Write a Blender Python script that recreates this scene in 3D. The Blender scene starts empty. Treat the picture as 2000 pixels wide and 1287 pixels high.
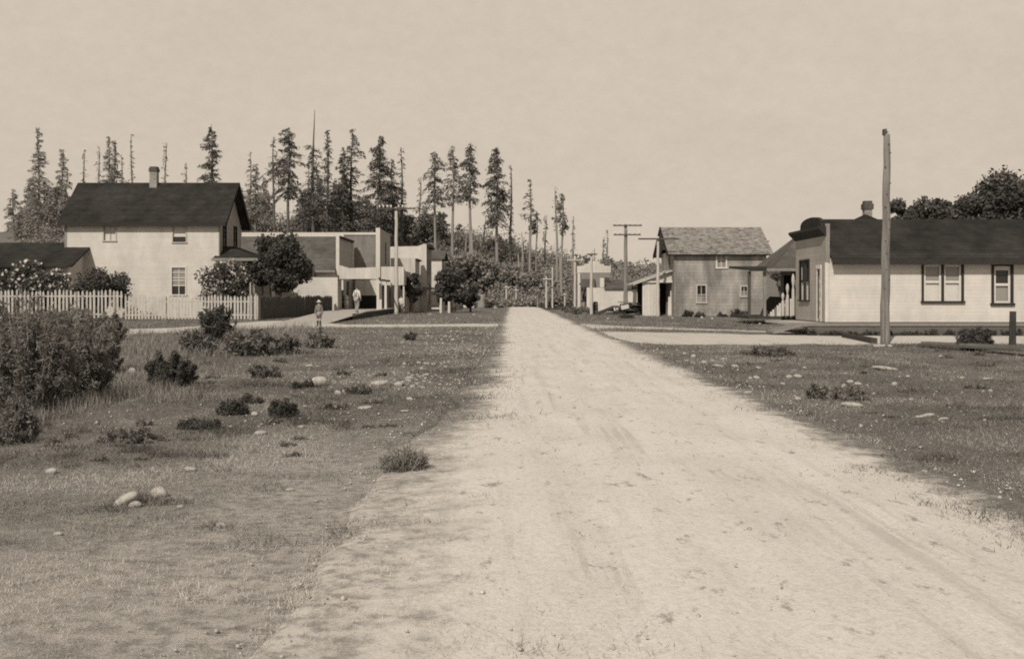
import bpy, bmesh, math, random
import numpy as np
from mathutils import Vector, Matrix
random.seed(7); RNG = np.random.default_rng(11)
S = bpy.context.scene
COL = S.collection
F = 2100.0; HY = 577.0; VX = 985.0; CH = 1.5
def X(px, d): return (px - VX) / F * d
def Z(py, d): return CH + (HY - py) / F * d
def D(py): return F * CH / (py - HY)
def smooth(a, b, x):
    t = np.clip((x - a) / (b - a), 0, 1); return t * t * (3 - 2 * t)
# ---------------------------------------------------------------- terrain
HX = np.array([-200, -60, -25, -12, 1.5, 9, 18, 40, 120, 300.]); HA = np.array([15, 13, 12, 10.5, 8.2, 5.6, 4.6, 5.0, 8, 8.])
def vnoise(x, y, s, seed=0):
    x = np.asarray(x, float) / s + seed * 17.3; y = np.asarray(y, float) / s + seed * 9.1
    xi = np.floor(x); yi = np.floor(y); fx = x - xi; fy = y - yi
    def h(a, b):
        v = np.sin(a * 127.1 + b * 311.7 + seed) * 43758.5453
        return v - np.floor(v)
    fx = fx * fx * (3 - 2 * fx); fy = fy * fy * (3 - 2 * fy)
    return (h(xi, yi) * (1 - fx) + h(xi + 1, yi) * fx) * (1 - fy) + (h(xi, yi + 1) * (1 - fx) + h(xi + 1, yi + 1) * fx) * fy
RD = np.array([1.0, 6.0, 9.75, 14, 22, 43, 95, 150]); RL = np.array([-1.24, -1.12, -1.03, -.86, -.55, -.42, -.1, 0.3])
RDr = np.array([1.0, 7.45, 10.75, 16.75, 30.6, 50, 90, 150]); RR = np.array([3.85, 3.76, 3.88, 3.92, 4.02, 4.05, 4.5, 4.7])
def road_l(d): return np.interp(d, RD, RL)
def road_r(d): return np.interp(d, RDr, RR)
def ground_z(x, y):
    x = np.asarray(x, float); y = np.asarray(y, float)
    away = smooth(0.4, 4.5, np.maximum(road_l(y) - x, x - road_r(y)))
    near = 1 - smooth(24, 31, y)
    z = away * near * ((vnoise(x, y, 2.2, 1) - .5) * .16 + (vnoise(x, y, .7, 2) - .5) * .05)
    # shallow ditch running from the left foreground towards the road
    dx = np.array([-7.0, -3.9, -2.6, -1.9]); dy = np.array([8.5, 14.5, 21., 30.])
    dl = np.abs(y - np.interp(x, dx, dy))
    z = z - near * away * .10 * np.exp(-(dl / .55) ** 2) * smooth(-9, -7, x) * (1 - smooth(-2.4, -1.6, x))
    hill = np.interp(x, HX, HA) * smooth(138, 205, y) + smooth(230, 340, y) * 4
    z = z - .5 * smooth(128, 150, y) * (1 - smooth(150, 175, y)) + hill
    return z
def gz(x, y): return float(ground_z(x, y))
# ---------------------------------------------------------------- materials
def tint(v): return (v, v * .955, v * .895, 1)
def new_mat(name):
    m = bpy.data.materials.new(name); m.use_nodes = True
    nt = m.node_tree; b = nt.nodes['Principled BSDF']; b.inputs['Roughness'].default_value = .9
    b.inputs['Specular IOR Level'].default_value = .15
    return m, nt, b
def N(nt, t, **kw):
    n = nt.nodes.new(t)
    for k, v in kw.items():
        if k.startswith('i_'): n.inputs[k[2:].replace('_', ' ')].default_value = v
        else: setattr(n, k, v)
    return n
def noise(nt, co, scale, detail=4, rough=.6, vec=(1, 1, 1)):
    mp = N(nt, 'ShaderNodeMapping'); mp.inputs['Scale'].default_value = vec
    nt.links.new(co, mp.inputs['Vector'])
    n = N(nt, 'ShaderNodeTexNoise'); n.inputs['Scale'].default_value = scale; n.inputs['Detail'].default_value = detail
    n.inputs['Roughness'].default_value = rough
    nt.links.new(mp.outputs['Vector'], n.inputs['Vector']); return n.outputs['Fac']
def ramp(nt, fac, stops):
    r = N(nt, 'ShaderNodeValToRGB'); e = r.color_ramp.elements
    while len(e) < len(stops): e.new(.5)
    for k, (p, v) in enumerate(stops):
        e[k].position = p; e[k].color = tint(v) if not isinstance(v, tuple) else v
    nt.links.new(fac, r.inputs['Fac']); return r.outputs['Color']
def mix(nt, fac, a, b, mode='MIX'):
    m = N(nt, 'ShaderNodeMix', data_type='RGBA', blend_type=mode)
    if isinstance(fac, (int, float)): m.inputs[0].default_value = fac
    else: nt.links.new(fac, m.inputs[0])
    for k, v in ((6, a), (7, b)):
        if isinstance(v, tuple): m.inputs[k].default_value = v
        else: nt.links.new(v, m.inputs[k])
    return m.outputs[2]
def bump(nt, b, h, strength, dist):
    bn = N(nt, 'ShaderNodeBump'); bn.inputs['Strength'].default_value = strength; bn.inputs['Distance'].default_value = dist
    nt.links.new(h, bn.inputs['Height']); nt.links.new(bn.outputs['Normal'], b.inputs['Normal'])
def surf(name, lo, hi, scale=3, vec=(1, 1, 1), bs=.3, bd=.02, fine=25, board=None, rough=.9, stain=None):
    """weathered surface: two noise scales, optional board lines (axis, pitch)"""
    m, nt, b = new_mat(name); b.inputs['Roughness'].default_value = rough
    co = N(nt, 'ShaderNodeTexCoord').outputs['Object']
    n1 = noise(nt, co, scale, 5, .65, vec); n2 = noise(nt, co, fine, 3, .6, vec)
    c = mix(nt, .35, ramp(nt, n1, [(.3, lo), (.7, hi)]), ramp(nt, n2, [(.3, lo), (.7, hi)]))
    if stain:
        n3 = noise(nt, co, stain[0], 3, .6, stain[1])
        c = mix(nt, 1.0, c, ramp(nt, n3, [(.35, (stain[2],) * 3 + (1,)), (.62, (1, 1, 1, 1))]), 'MULTIPLY')
    h = n2
    if board:
        sp = N(nt, 'ShaderNodeSeparateXYZ'); nt.links.new(co, sp.inputs[0])
        md = N(nt, 'ShaderNodeMath', operation='MULTIPLY'); md.inputs[1].default_value = 1 / board[1]
        if board[0] == 'XY':
            ad = N(nt, 'ShaderNodeMath', operation='ADD'); nt.links.new(sp.outputs['X'], ad.inputs[0]); nt.links.new(sp.outputs['Y'], ad.inputs[1])
            nt.links.new(ad.outputs[0], md.inputs[0])
        else: nt.links.new(sp.outputs[board[0]], md.inputs[0])
        fr = N(nt, 'ShaderNodeMath', operation='FRACT'); nt.links.new(md.outputs[0], fr.inputs[0])
        lt = N(nt, 'ShaderNodeMath', operation='LESS_THAN'); nt.links.new(fr.outputs[0], lt.inputs[0]); lt.inputs[1].default_value = .14
        fl = N(nt, 'ShaderNodeMath', operation='FLOOR'); nt.links.new(md.outputs[0], fl.inputs[0])
        wn = N(nt, 'ShaderNodeTexWhiteNoise', noise_dimensions='1D'); nt.links.new(fl.outputs[0], wn.inputs['W'])
        k = board[2]
        c = mix(nt, 1.0, c, ramp(nt, wn.outputs['Value'], [(0, (1 - k * .5,) * 3 + (1,)), (1, (1, 1, 1, 1))]), 'MULTIPLY')
        c = mix(nt, lt.outputs[0], c, mix(nt, 1.0, c, (1 - k, 1 - k, 1 - k, 1), 'MULTIPLY'))
    nt.links.new(c, b.inputs['Base Color'])
    if bs: bump(nt, b, h, bs, bd)
    return m
def leaf_mat(name, lo, hi, trans=.25):
    m, nt, b = new_mat(name)
    a = N(nt, 'ShaderNodeAttribute', attribute_name='shade')
    c = ramp(nt, a.outputs['Fac'], [(0, lo), (1, hi)])
    nt.links.new(c, b.inputs['Base Color'])
    tr = N(nt, 'ShaderNodeBsdfTranslucent'); nt.links.new(c, tr.inputs['Color'])
    mx = N(nt, 'ShaderNodeMixShader'); mx.inputs[0].default_value = trans
    nt.links.new(b.outputs[0], mx.inputs[1]); nt.links.new(tr.outputs[0], mx.inputs[2])
    nt.links.new(mx.outputs[0], nt.nodes['Material Output'].inputs['Surface'])
    return m
def glass_mat(name, v, r=.12):
    m, nt, b = new_mat(name); b.inputs['Base Color'].default_value = tint(v); b.inputs['Roughness'].default_value = r
    b.inputs['Specular IOR Level'].default_value = .5
    co = N(nt, 'ShaderNodeTexCoord').outputs['Object']; bump(nt, b, noise(nt, co, 3, 2), .15, .02)
    return m
W = {}
W['white'] = surf('white_paint', .60, .72, 2.2, (1, 1, 1), .25, .01, 16, board=('Z', .14, .10), stain=(1.1, (1, 1, .35), .86))
W['white_v'] = surf('white_vertical_boards', .58, .72, 2.0, (1, 1, .3), .25, .01, 12, board=('XY', .22, .16), stain=(1.3, (2, 2, .4), .84))
W['trimlight'] = surf('pale_trim', .55, .70, 6, bs=.1)
W['trimmid'] = surf('faded_trim', .40, .52, 6, bs=.1)
W['facade'] = surf('shaded_board_facade', .38, .50, 2.6, (1, 1, .5), .3, .01, 14, board=('Z', .2, .12), stain=(1.1, (1.5, 1.5, .3), .85))  # board tone lightened for fronts that lie in shade
W['trimgrey'] = surf('grey_trim', .20, .30, 6, bs=.1)
W['trimdark'] = surf('dark_trim', .03, .05, 6, bs=.1)
W['greywall'] = surf('shade_grey_clapboard', .36, .46, 3, bs=.2, board=('Z', .16, .12), stain=(1.2, (1, 1, .4), .85))  # grey carries the shade of the white house's road gable
W['drab'] = surf('unpainted_boards', .20, .33, 2.6, (1, 1, .5), .3, .01, 14, board=('Z', .2, .2), stain=(1.1, (1.5, 1.5, .3), .75))
W['barn'] = surf('weathered_barn_boards', .25, .50, 1.5, (1.2, 1.2, .5), .4, .02, 9, board=('Z', .24, .20), stain=(.7, (1.6, 1.6, .35), .55))
W['barnroof'] = surf('mossy_shakes', .07, .44, 2.4, (1, 1, 1.6), .8, .06, 6)
W['darkroof'] = surf('dark_shingles', .028, .075, 1.6, (1, 1, 2), .7, .03, 15, board=('Y', .17, .3), stain=(.6, (1, 1, .6), .6))
W['midroof'] = surf('grey_shingles', .09, .20, 1.5, (1, 1, 1), .5, .02, 12, board=('Y', .2, .2), stain=(.5, (1, 1, 1), .7))
W['glass'] = glass_mat('dark_window_glass', .03)
W['glasslight'] = glass_mat('pale_window_glass', .28, .25)
W['blind'] = surf('pale_window_blind', .55, .66, 3, bs=.05)
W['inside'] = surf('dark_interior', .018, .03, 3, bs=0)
W['brick'] = surf('chimney_brick', .16, .42, 5, (1, 1, 1), .5, .02, 14)
W['brickdark'] = surf('sooty_brick', .05, .14, 5, (1, 1, 1), .5, .02, 14)
W['pole'] = surf('weathered_pole', .16, .42, 3, (5, 5, .25), .8, .02, 14, stain=(2.2, (3, 3, .3), .6))
W['polepale'] = surf('pale_pole', .42, .60, 3, (3, 3, .35), .4, .01, 16)
W['poledark'] = surf('dark_crossarm', .06, .12, 4, bs=.2)
W['plank'] = surf('boardwalk_planks', .42, .62, 3, (3, 1, 1), .4, .01, 14, board=('Y', .2, .25))
W['plankside'] = surf('boardwalk_side', .10, .18, 3, bs=.3)
W['darkwood'] = surf('dark_wood', .035, .08, 3, (2, 2, .6), .4, .01, 12)
W['picket'] = surf('whitewashed_picket', .34, .62, 2.2, (2, 2, .5), .3, .01, 10)
W['picketdark'] = surf('old_unpainted_picket', .05, .12, 2.2, (2, 2, .5), .3, .01, 10)
W['stone'] = surf('pale_field_stone', .42, .68, 3, bs=.5, bd=.04, fine=12, stain=(2, (1, 1, 1), .7))
W['bark'] = surf('conifer_bark', .09, .16, 3, (2, 2, .3), .4, .05, 10)
W['barkpale'] = surf('bleached_bark', .20, .34, 3, (2, 2, .3), .4, .05, 10)
W['twig'] = surf('twig', .06, .12, 5, bs=0)
W['twigpale'] = surf('dry_stem', .22, .34, 5, bs=0)
W['conifer'] = leaf_mat('conifer_needles', .085, .21, .2)  # needles lightened to carry distance haze in the colour
W['coniferhazy'] = leaf_mat('painted_haze_needles', .22, .38, .3)  # haze painted in: paler still for the farther trees
W['barkhazy'] = surf('painted_haze_bark', .18, .27, 3, bs=0)  # bark paled the same way, haze put into the colour
W['brushleaf'] = leaf_mat('hillside_brush_leaves', .14, .38)  # hillside haze put into the leaf colour by lightening it
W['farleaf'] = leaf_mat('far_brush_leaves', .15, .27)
W['bushleaf'] = leaf_mat('weed_leaves', .06, .32)
W['darkleaf'] = leaf_mat('dark_shrub_leaves', .04, .17)
W['blossom'] = leaf_mat('white_blossom', .55, .8)
W['grassblade'] = leaf_mat('short_grass_blades', .09, .70, .3)
W['skin'] = surf('skin', .42, .5, 4, bs=0)
W['shirtwhite'] = surf('white_shirt', .6, .75, 8, bs=.1)
W['shirtgrey'] = surf('grey_blouse', .15, .25, 9, bs=.2)
W['trouser'] = surf('grey_trousers', .24, .36, 8, bs=.1)
W['stocking'] = surf('dark_stockings', .03, .05, 8, bs=0)
W['hatdark'] = surf('dark_hat', .06, .1, 8, bs=0)
W['hatpale'] = surf('straw_hat', .5, .62, 20, bs=.1)
W['porcelain'] = surf('white_insulator', .6, .75, 8, bs=0)
def ground_color(nt, co):
    n1 = noise(nt, co, .55, 5, .65); n2 = noise(nt, co, 9, 5, .75); n3 = noise(nt, co, 60, 4, .8); n4 = noise(nt, co, 2.4, 5, .7)
    c = mix(nt, .6, ramp(nt, n1, [(.35, .11), (.65, .24)]), ramp(nt, n2, [(.38, .05), (.62, .32)]))
    c = mix(nt, .45, c, ramp(nt, n3, [(.40, .04), (.60, .42)]))
    sp = N(nt, 'ShaderNodeSeparateXYZ'); nt.links.new(co, sp.inputs[0])
    def rng(sock, a, b, c0, c1):
        m = N(nt, 'ShaderNodeMapRange'); nt.links.new(sp.outputs[sock], m.inputs[0])
        for i, v in ((1, a), (2, b), (3, c0), (4, c1)): m.inputs[i].default_value = v
        return m.outputs[0]
    def mul(a, b):
        m = N(nt, 'ShaderNodeMath', operation='MULTIPLY'); nt.links.new(a, m.inputs[0])
        if isinstance(b, float): m.inputs[1].default_value = b
        else: nt.links.new(b, m.inputs[1])
        return m.outputs[0]
    p = mul(mul(mul(rng('Y', 5, 15, 1, 0), rng('X', 1.5, 3.0, 1, 0)), rng('X', -5.0, -1.5, .35, 1)), ramp(nt, n4, [(.35, (.45,) * 3 + (1,)), (.6, (1,) * 3 + (1,))]))
    dry = mix(nt, .5, ramp(nt, n3, [(.42, .32), (.58, .78)]), ramp(nt, n2, [(.38, .34), (.60, .62)]))
    n5 = noise(nt, co, 1.15, 7, .75)
    c = mix(nt, ramp(nt, n5, [(.60, (0, 0, 0, 1)), (.68, (.7, .7, .7, 1))]), c, ramp(nt, n3, [(.4, .30), (.6, .52)]))
    q = mul(mul(rng('Y', 6, 15, 1, 0), rng('X', -3.2, -1.1, 0, 1)), rng('X', 1.5, 3.0, 1, 0))
    c = mix(nt, p, c, dry)
    return mix(nt, mul(q, ramp(nt, n4, [(.38, (.45,) * 3 + (1,)), (.58, (1,) * 3 + (1,))])), c, ramp(nt, n2, [(.40, .30), (.55, .62)])), n2, n3
def ground_mat():
    m, nt, b = new_mat('turf_ground'); b.inputs['Specular IOR Level'].default_value = .02
    co = N(nt, 'ShaderNodeTexCoord').outputs['Object']
    c, n2, n3 = ground_color(nt, co)
    nt.links.new(c, b.inputs['Base Color']); bump(nt, b, n3, .9, .02); return m
W['ground'] = ground_mat()
def road_mat(name, lo, hi):
    m, nt, b = new_mat(name); b.inputs['Specular IOR Level'].default_value = .05
    co = N(nt, 'ShaderNodeTexCoord').outputs['Object']
    n1 = noise(nt, co, .9, 6, .62, (1.6, .5, 1)); n2 = noise(nt, co, 14, 5, .7, (1.2, .6, 1)); n3 = noise(nt, co, 70, 3, .7)
    c = mix(nt, .35, ramp(nt, n1, [(.3, lo), (.6, hi)]), ramp(nt, n2, [(.33, lo * .75), (.5, hi)]))
    c = mix(nt, .30, c, ramp(nt, n3, [(.40, lo * .72), (.56, hi * 1.03)]))
    nf = noise(nt, co, 30, 4, .85)
    c = mix(nt, .22, c, ramp(nt, nf, [(.40, lo * .6), (.52, hi * 1.06)]))
    # dark clods and scuffs
    n4 = noise(nt, co, 5.5, 6, .72, (1.4, .7, 1))
    c = mix(nt, ramp(nt, n4, [(.585, (0, 0, 0, 1)), (.66, (.7, .7, .7, 1))]), c, tint(.24))
    n6 = noise(nt, co, 1.0, 5, .7, (5.5, .22, 1)); n7 = noise(nt, co, .5, 3, .6)
    st = N(nt, 'ShaderNodeMath', operation='MULTIPLY'); nt.links.new(ramp(nt, n6, [(.50, (0, 0, 0, 1)), (.64, (1, 1, 1, 1))]), st.inputs[0]); nt.links.new(ramp(nt, n7, [(.42, (.05, .05, .05, 1)), (.62, (.42, .42, .42, 1))]), st.inputs[1])
    c = mix(nt, st.outputs[0], c, tint(lo * .6))
    # grass creeping in from the ragged edge
    a = N(nt, 'ShaderNodeAttribute', attribute_name='edge')
    n5 = noise(nt, co, 2.6, 8, .78)
    sb = N(nt, 'ShaderNodeMath', operation='ADD'); nt.links.new(a.outputs['Fac'], sb.inputs[0]); nt.links.new(n5, sb.inputs[1])
    g = ramp(nt, sb.outputs[0], [(.66, (1, 1, 1, 1)), (.90, (0, 0, 0, 1))])
    gc, _a, _b = ground_color(nt, co)
    c = mix(nt, g, c, gc)
    nt.links.new(c, b.inputs['Base Color'])
    bump(nt, b, n2, .45, .02); return m
W['road'] = road_mat('dirt_road', .60, .80)
W['path'] = road_mat('dirt_path', .50, .70)
# ---------------------------------------------------------------- object helpers
def link(o): COL.objects.link(o); return o
def tag(o, label=None, cat=None, group=None, kind=None):
    for k, v in (('label', label), ('category', cat), ('group', group), ('kind', kind)):
        if v: o[k] = v
    return o
def thing(name, label, cat, loc, group=None):
    o = bpy.data.objects.new(name, None); o.empty_display_size = .3; o.location = loc; link(o)
    return tag(o, label, cat, group)
def origin(p):
    v = Vector((0, 0, 0))
    while p is not None: v += Vector(p.location); p = p.parent
    return v
class MB:
    def __init__(s): s.v = []; s.f = []
    def add(s, vs, fs):
        n = len(s.v); s.v += [tuple(v) for v in vs]; s.f += [tuple(i + n for i in f) for f in fs]; return s
    def box(s, x0, x1, y0, y1, z0, z1):
        if x0 > x1: x0, x1 = x1, x0
        if y0 > y1: y0, y1 = y1, y0
        if z0 > z1: z0, z1 = z1, z0
        return s.add([(x0, y0, z0), (x1, y0, z0), (x1, y1, z0), (x0, y1, z0), (x0, y0, z1), (x1, y0, z1), (x1, y1, z1), (x0, y1, z1)],
                     [(0, 3, 2, 1), (4, 5, 6, 7), (0, 1, 5, 4), (1, 2, 6, 5), (2, 3, 7, 6), (3, 0, 4, 7)])
    def extrude(s, poly, vec):
        n = len(poly); v = Vector(vec)
        a = [Vector(p) for p in poly]; b = [p + v for p in a]
        return s.add(a + b, [tuple(range(n))[::-1], tuple(range(n, 2 * n))] + [(i, (i + 1) % n, n + (i + 1) % n, n + i) for i in range(n)])
    def beam(s, p0, p1, w, h, up=(0, 0, 1)):
        p0 = Vector(p0); p1 = Vector(p1); d = (p1 - p0).normalized(); u = Vector(up)
        if abs(d.dot(u)) > .95: u = Vector((0, 1, 0))
        r = d.cross(u).normalized() * w / 2; u = r.cross(d).normalized() * h / 2
        return s.extrude([p0 - r - u, p0 + r - u, p0 + r + u, p0 - r + u], p1 - p0)
    def tube(s, pts, rs, n=8, cap=True, wob=0):
        pts = [Vector(p) for p in pts]; base = len(s.v); ring = []
        for k, p in enumerate(pts):
            d = (pts[min(k + 1, len(pts) - 1)] - pts[max(k - 1, 0)]).normalized()
            u = Vector((1, 0, 0)) if abs(d.x) < .8 else Vector((0, 1, 0))
            a = d.cross(u).normalized(); b = d.cross(a)
            for i in range(n):
                t = i / n * 2 * math.pi; r = rs[k] * (1 + random.uniform(-wob, wob))
                s.v.append(tuple(p + (a * math.cos(t) + b * math.sin(t)) * r))
        for k in range(len(pts) - 1):
            for i in range(n):
                a0 = base + k * n + i; a1 = base + k * n + (i + 1) % n
                s.f.append((a0, a1, a1 + n, a0 + n))
        if cap:
            s.f.append(tuple(base + i for i in range(n))[::-1]); s.f.append(tuple(base + (len(pts) - 1) * n + i for i in range(n)))
        return s
    def build(s, name, mat, parent=None, smoothed=False, bevel=0):
        me = bpy.data.meshes.new(name); o = bpy.data.objects.new(name, me)
        off = origin(parent)
        me.from_pydata([(v[0] - off.x, v[1] - off.y, v[2] - off.z) for v in s.v], [], s.f)
        bm = bmesh.new(); bm.from_mesh(me); bmesh.ops.recalc_face_normals(bm, faces=bm.faces)
        if bevel: bmesh.ops.bevel(bm, geom=[e for e in bm.edges], offset=bevel, segments=1, affect='EDGES')
        bm.to_mesh(me); bm.free()
        me.materials.append(mat); link(o); o.parent = parent
        if smoothed: me.polygons.foreach_set('use_smooth', [True] * len(me.polygons))
        return o
def npmesh(name, verts, faces, mat, parent=None, attr=None, aname='shade'):
    """verts (n,3), faces (m,k) arrays; attr one float per face"""
    off = origin(parent); verts = np.asarray(verts, float) - np.array(off)
    me = bpy.data.meshes.new(name); m, k = faces.shape
    me.vertices.add(len(verts)); me.vertices.foreach_set('co', verts.astype(np.float32).ravel())
    me.loops.add(m * k); me.loops.foreach_set('vertex_index', faces.astype(np.int32).ravel())
    me.polygons.add(m); me.polygons.foreach_set('loop_start', np.arange(0, m * k, k, dtype=np.int32))
    me.polygons.foreach_set('loop_total', np.full(m, k, dtype=np.int32))
    me.update(calc_edges=True)
    if attr is not None:
        dom = 'FACE' if len(attr) == m else 'POINT'
        a = me.attributes.new(aname, 'FLOAT', dom); a.data.foreach_set('value', np.asarray(attr, np.float32))
    me.materials.append(mat); o = bpy.data.objects.new(name, me); link(o); o.parent = parent
    return o
def leaves(cent, size, dirv=None, aspect=1.6, flat=0.0):
    """random quads at centres; returns verts, faces"""
    n = len(cent); size = np.broadcast_to(size, (n,))
    a = RNG.normal(size=(n, 3)) if dirv is None else dirv + RNG.normal(size=(n, 3)) * .35
    a /= np.linalg.norm(a, axis=1)[:, None]
    b = RNG.normal(size=(n, 3)); b[:, 2] *= (1 - flat); b = b - a * (a * b).sum(1)[:, None]; b /= np.linalg.norm(b, axis=1)[:, None]
    a = a * size[:, None] * aspect / 2; b = b * size[:, None] / 2
    v = np.stack([cent - a, cent + b * .9, cent + a, cent - b * .9], 1).reshape(-1, 3)
    f = np.arange(4 * n).reshape(n, 4)
    return v, f
def window_holes(u0, u1, v0, v1, holes):
    us = sorted({u0, u1, *[h[0] for h in holes], *[h[1] for h in holes]}); vs = sorted({v0, v1, *[h[2] for h in holes], *[h[3] for h in holes]})
    for i in range(len(us) - 1):
        for j in range(len(vs) - 1):
            cu = (us[i] + us[i + 1]) / 2; cv = (vs[j] + vs[j + 1]) / 2
            if any(h[0] < cu < h[1] and h[2] < cv < h[3] for h in holes): continue
            yield us[i], us[i + 1], vs[j], vs[j + 1]
def wall_front(x0, x1, y, z0, z1, mat, parent, holes=(), t=.14):
    m = MB()
    for a, b, c, d in window_holes(x0, x1, z0, z1, holes):
        m.box(a, b, y, y + t, c, d)
    return m.build('wall', mat, parent)
def wall_side(x, y0, y1, z0, z1, mat, parent, holes=(), t=.14, s=-1):
    m = MB()
    for a, b, c, d in window_holes(y0, y1, z0, z1, holes): m.box(x, x + s * t, a, b, c, d)
    return m.build('wall', mat, parent)
def window(parent, kind, p, u0, u1, v0, v1, fm, upper, lower, fw=.09, out=.04, sgn=-1, mull=True, split=.5):
    """kind 'y': in a wall facing -Y at y=p; kind 'x': wall at x=p facing sgn"""
    def bx(m, a, b, c, d, n0, n1):
        if kind == 'y': m.box(a, b, p + n0, p + n1, c, d)
        else: m.box(p - sgn * n0 * 1, p - sgn * n1, a, b, c, d)
    f = MB(); vm = v0 + (v1 - v0) * split
    for a, b, c, d in ((u0 - fw, u0, v0 - fw, v1 + fw), (u1, u1 + fw, v0 - fw, v1 + fw), (u0, u1, v1, v1 + fw)): bx(f, a, b, c, d, -out, .05)
    w = f.build('window', fm, parent)
    s = MB(); bx(s, u0 - fw * 1.4, u1 + fw * 1.4, v0 - fw, v0, -out * 2.2, .05); s.build('sill', fm, w)
    g = MB(); bx(g, u0, u1, vm + .03, v1, .08, .10); g.build('upper_pane', upper, w)
    g = MB(); bx(g, u0, u1, v0, vm - .03, .11, .13); g.build('lower_pane', lower, w)
    r = MB(); bx(r, u0, u1, vm - .03, vm + .03, .04, .13)
    if mull: bx(r, (u0 + u1) / 2 - .025, (u0 + u1) / 2 + .025, v0, vm - .03, .05, .105); bx(r, (u0 + u1) / 2 - .025, (u0 + u1) / 2 + .025, vm + .03, v1, .05, .079)
    r.build('sash_bars', fm, w)
    return w
def slab(pts, t, name, mat, parent):
    return MB().extrude(pts, (0, 0, -t)).build(name, mat, parent)
def chimney(parent, x, y, z0, z1, w, mat, cap=W['brickdark']):
    c = MB().box(x - w / 2, x + w / 2, y - w / 2, y + w / 2, z0, z1 - .35).build('chimney', mat, parent)
    k = w / 2 + .045
    MB().box(x - k, x + k, y - k, y + k, z1 - .35, z1 - .12).box(x - w / 2, x + w / 2, y - w / 2, y + w / 2, z1 - .12, z1).build('chimney_cap', cap, c)
    return c
# ---------------------------------------------------------------- world, sun, camera
SUN_EL = math.radians(40); DX, DY = .36, .933            # shadows fall away from the lens and to the right
w = bpy.data.worlds.new('World'); S.world = w; w.use_nodes = True; nt = w.node_tree
bg = nt.nodes['Background']
sky = N(nt, 'ShaderNodeTexSky', sky_type='NISHITA'); sky.sun_disc = False; sky.sun_elevation = SUN_EL
sky.sun_rotation = math.atan2(-DX, -DY); sky.dust_density = 4; sky.air_density = 1
bw = N(nt, 'ShaderNodeRGBToBW'); nt.links.new(sky.outputs[0], bw.inputs[0])
tc = N(nt, 'ShaderNodeTexCoord'); sp = N(nt, 'ShaderNodeSeparateXYZ'); nt.links.new(tc.outputs['Generated'], sp.inputs[0])
gr = ramp(nt, sp.outputs['Z'], [(0.0, (6.0,) * 3 + (1,)), (.32, (6.0,) * 3 + (1,)), (.62, (1.9,) * 3 + (1,)), (1, (1.3,) * 3 + (1,))])
gr.node.color_ramp.interpolation = 'EASE'
bl = mix(nt, .03, gr, bw.outputs[0])
hz = noise(nt, tc.outputs['Generated'], 5, 6, .6, (1, 1, 2.2))
bl = mix(nt, 1.0, bl, ramp(nt, hz, [(.3, (.965,) * 3 + (1,)), (.7, (1.03,) * 3 + (1,))]), 'MULTIPLY')
hz2 = noise(nt, tc.outputs['Generated'], 60, 5, .75, (1, 1, 1.6))
bl = mix(nt, 1.0, bl, ramp(nt, hz2, [(.35, (.985,) * 3 + (1,)), (.65, (1.045,) * 3 + (1,))]), 'MULTIPLY')
cl = mix(nt, 1.0, bl, (1, .868, .715, 1), 'MULTIPLY')
nt.links.new(cl, bg.inputs['Color']); bg.inputs['Strength'].default_value = .105
sl = bpy.data.lights.new('sun', 'SUN'); sl.energy = 3.2; sl.angle = math.radians(.6); sl.color = (1, .92, .81)
so = link(bpy.data.objects.new('sun', sl))
dirv = Vector((DX * math.cos(SUN_EL), DY * math.cos(SUN_EL), -math.sin(SUN_EL)))
so.rotation_euler = dirv.to_track_quat('-Z', 'Y').to_euler()
cam = bpy.data.cameras.new('camera'); co_ = link(bpy.data.objects.new('camera', cam)); S.camera = co_
co_.location = (0, 0, CH); co_.rotation_euler = (math.radians(90), 0, 0)
cam.sensor_width = 36; cam.lens = F / 2000 * 36; cam.shift_x = (1000 - VX) / 2000; cam.shift_y = -(643.5 - HY) / 2000
cam.clip_end = 3000; cam.clip_start = .1
S.view_settings.view_transform = 'Standard'; S.view_settings.look = 'None'; S.view_settings.exposure = 0
S.cycles.max_bounces = 5; S.cycles.diffuse_bounces = 3; S.cycles.transmission_bounces = 3; S.cycles.filter_width = 1.9; S.cycles.use_denoising = False; S.cycles.sample_clamp_direct = 4; S.cycles.sample_clamp_indirect = 2
# ---------------------------------------------------------------- ground, road, paths
def axis(parts):
    out = [parts[0][0]]
    for a, b, st in parts: out += list(np.arange(a + st, b + 1e-6, st))
    return np.array(out)
xs = axis([(-600, -60, 30), (-60, -12, 3), (-12, 8, .2), (8, 24, .5), (24, 60, 3), (60, 600, 30)])
ys = axis([(-40, 0, 5), (0, 32, .2), (32, 60, 1), (60, 360, 3), (360, 2000, 80)])
gx, gy = np.meshgrid(xs, ys); g_z = ground_z(gx, gy)
nx, ny = len(xs), len(ys); ii = (np.arange(ny - 1)[:, None] * nx + np.arange(nx - 1)[None]).ravel()
gf = np.stack([ii, ii + 1, ii + nx + 1, ii + nx], 1)
go = npmesh('ground', np.stack([gx.ravel(), gy.ravel(), g_z.ravel()], 1), gf, W['ground'])
go.data.polygons.foreach_set('use_smooth', [True] * len(go.data.polygons)); tag(go, kind='structure')
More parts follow.
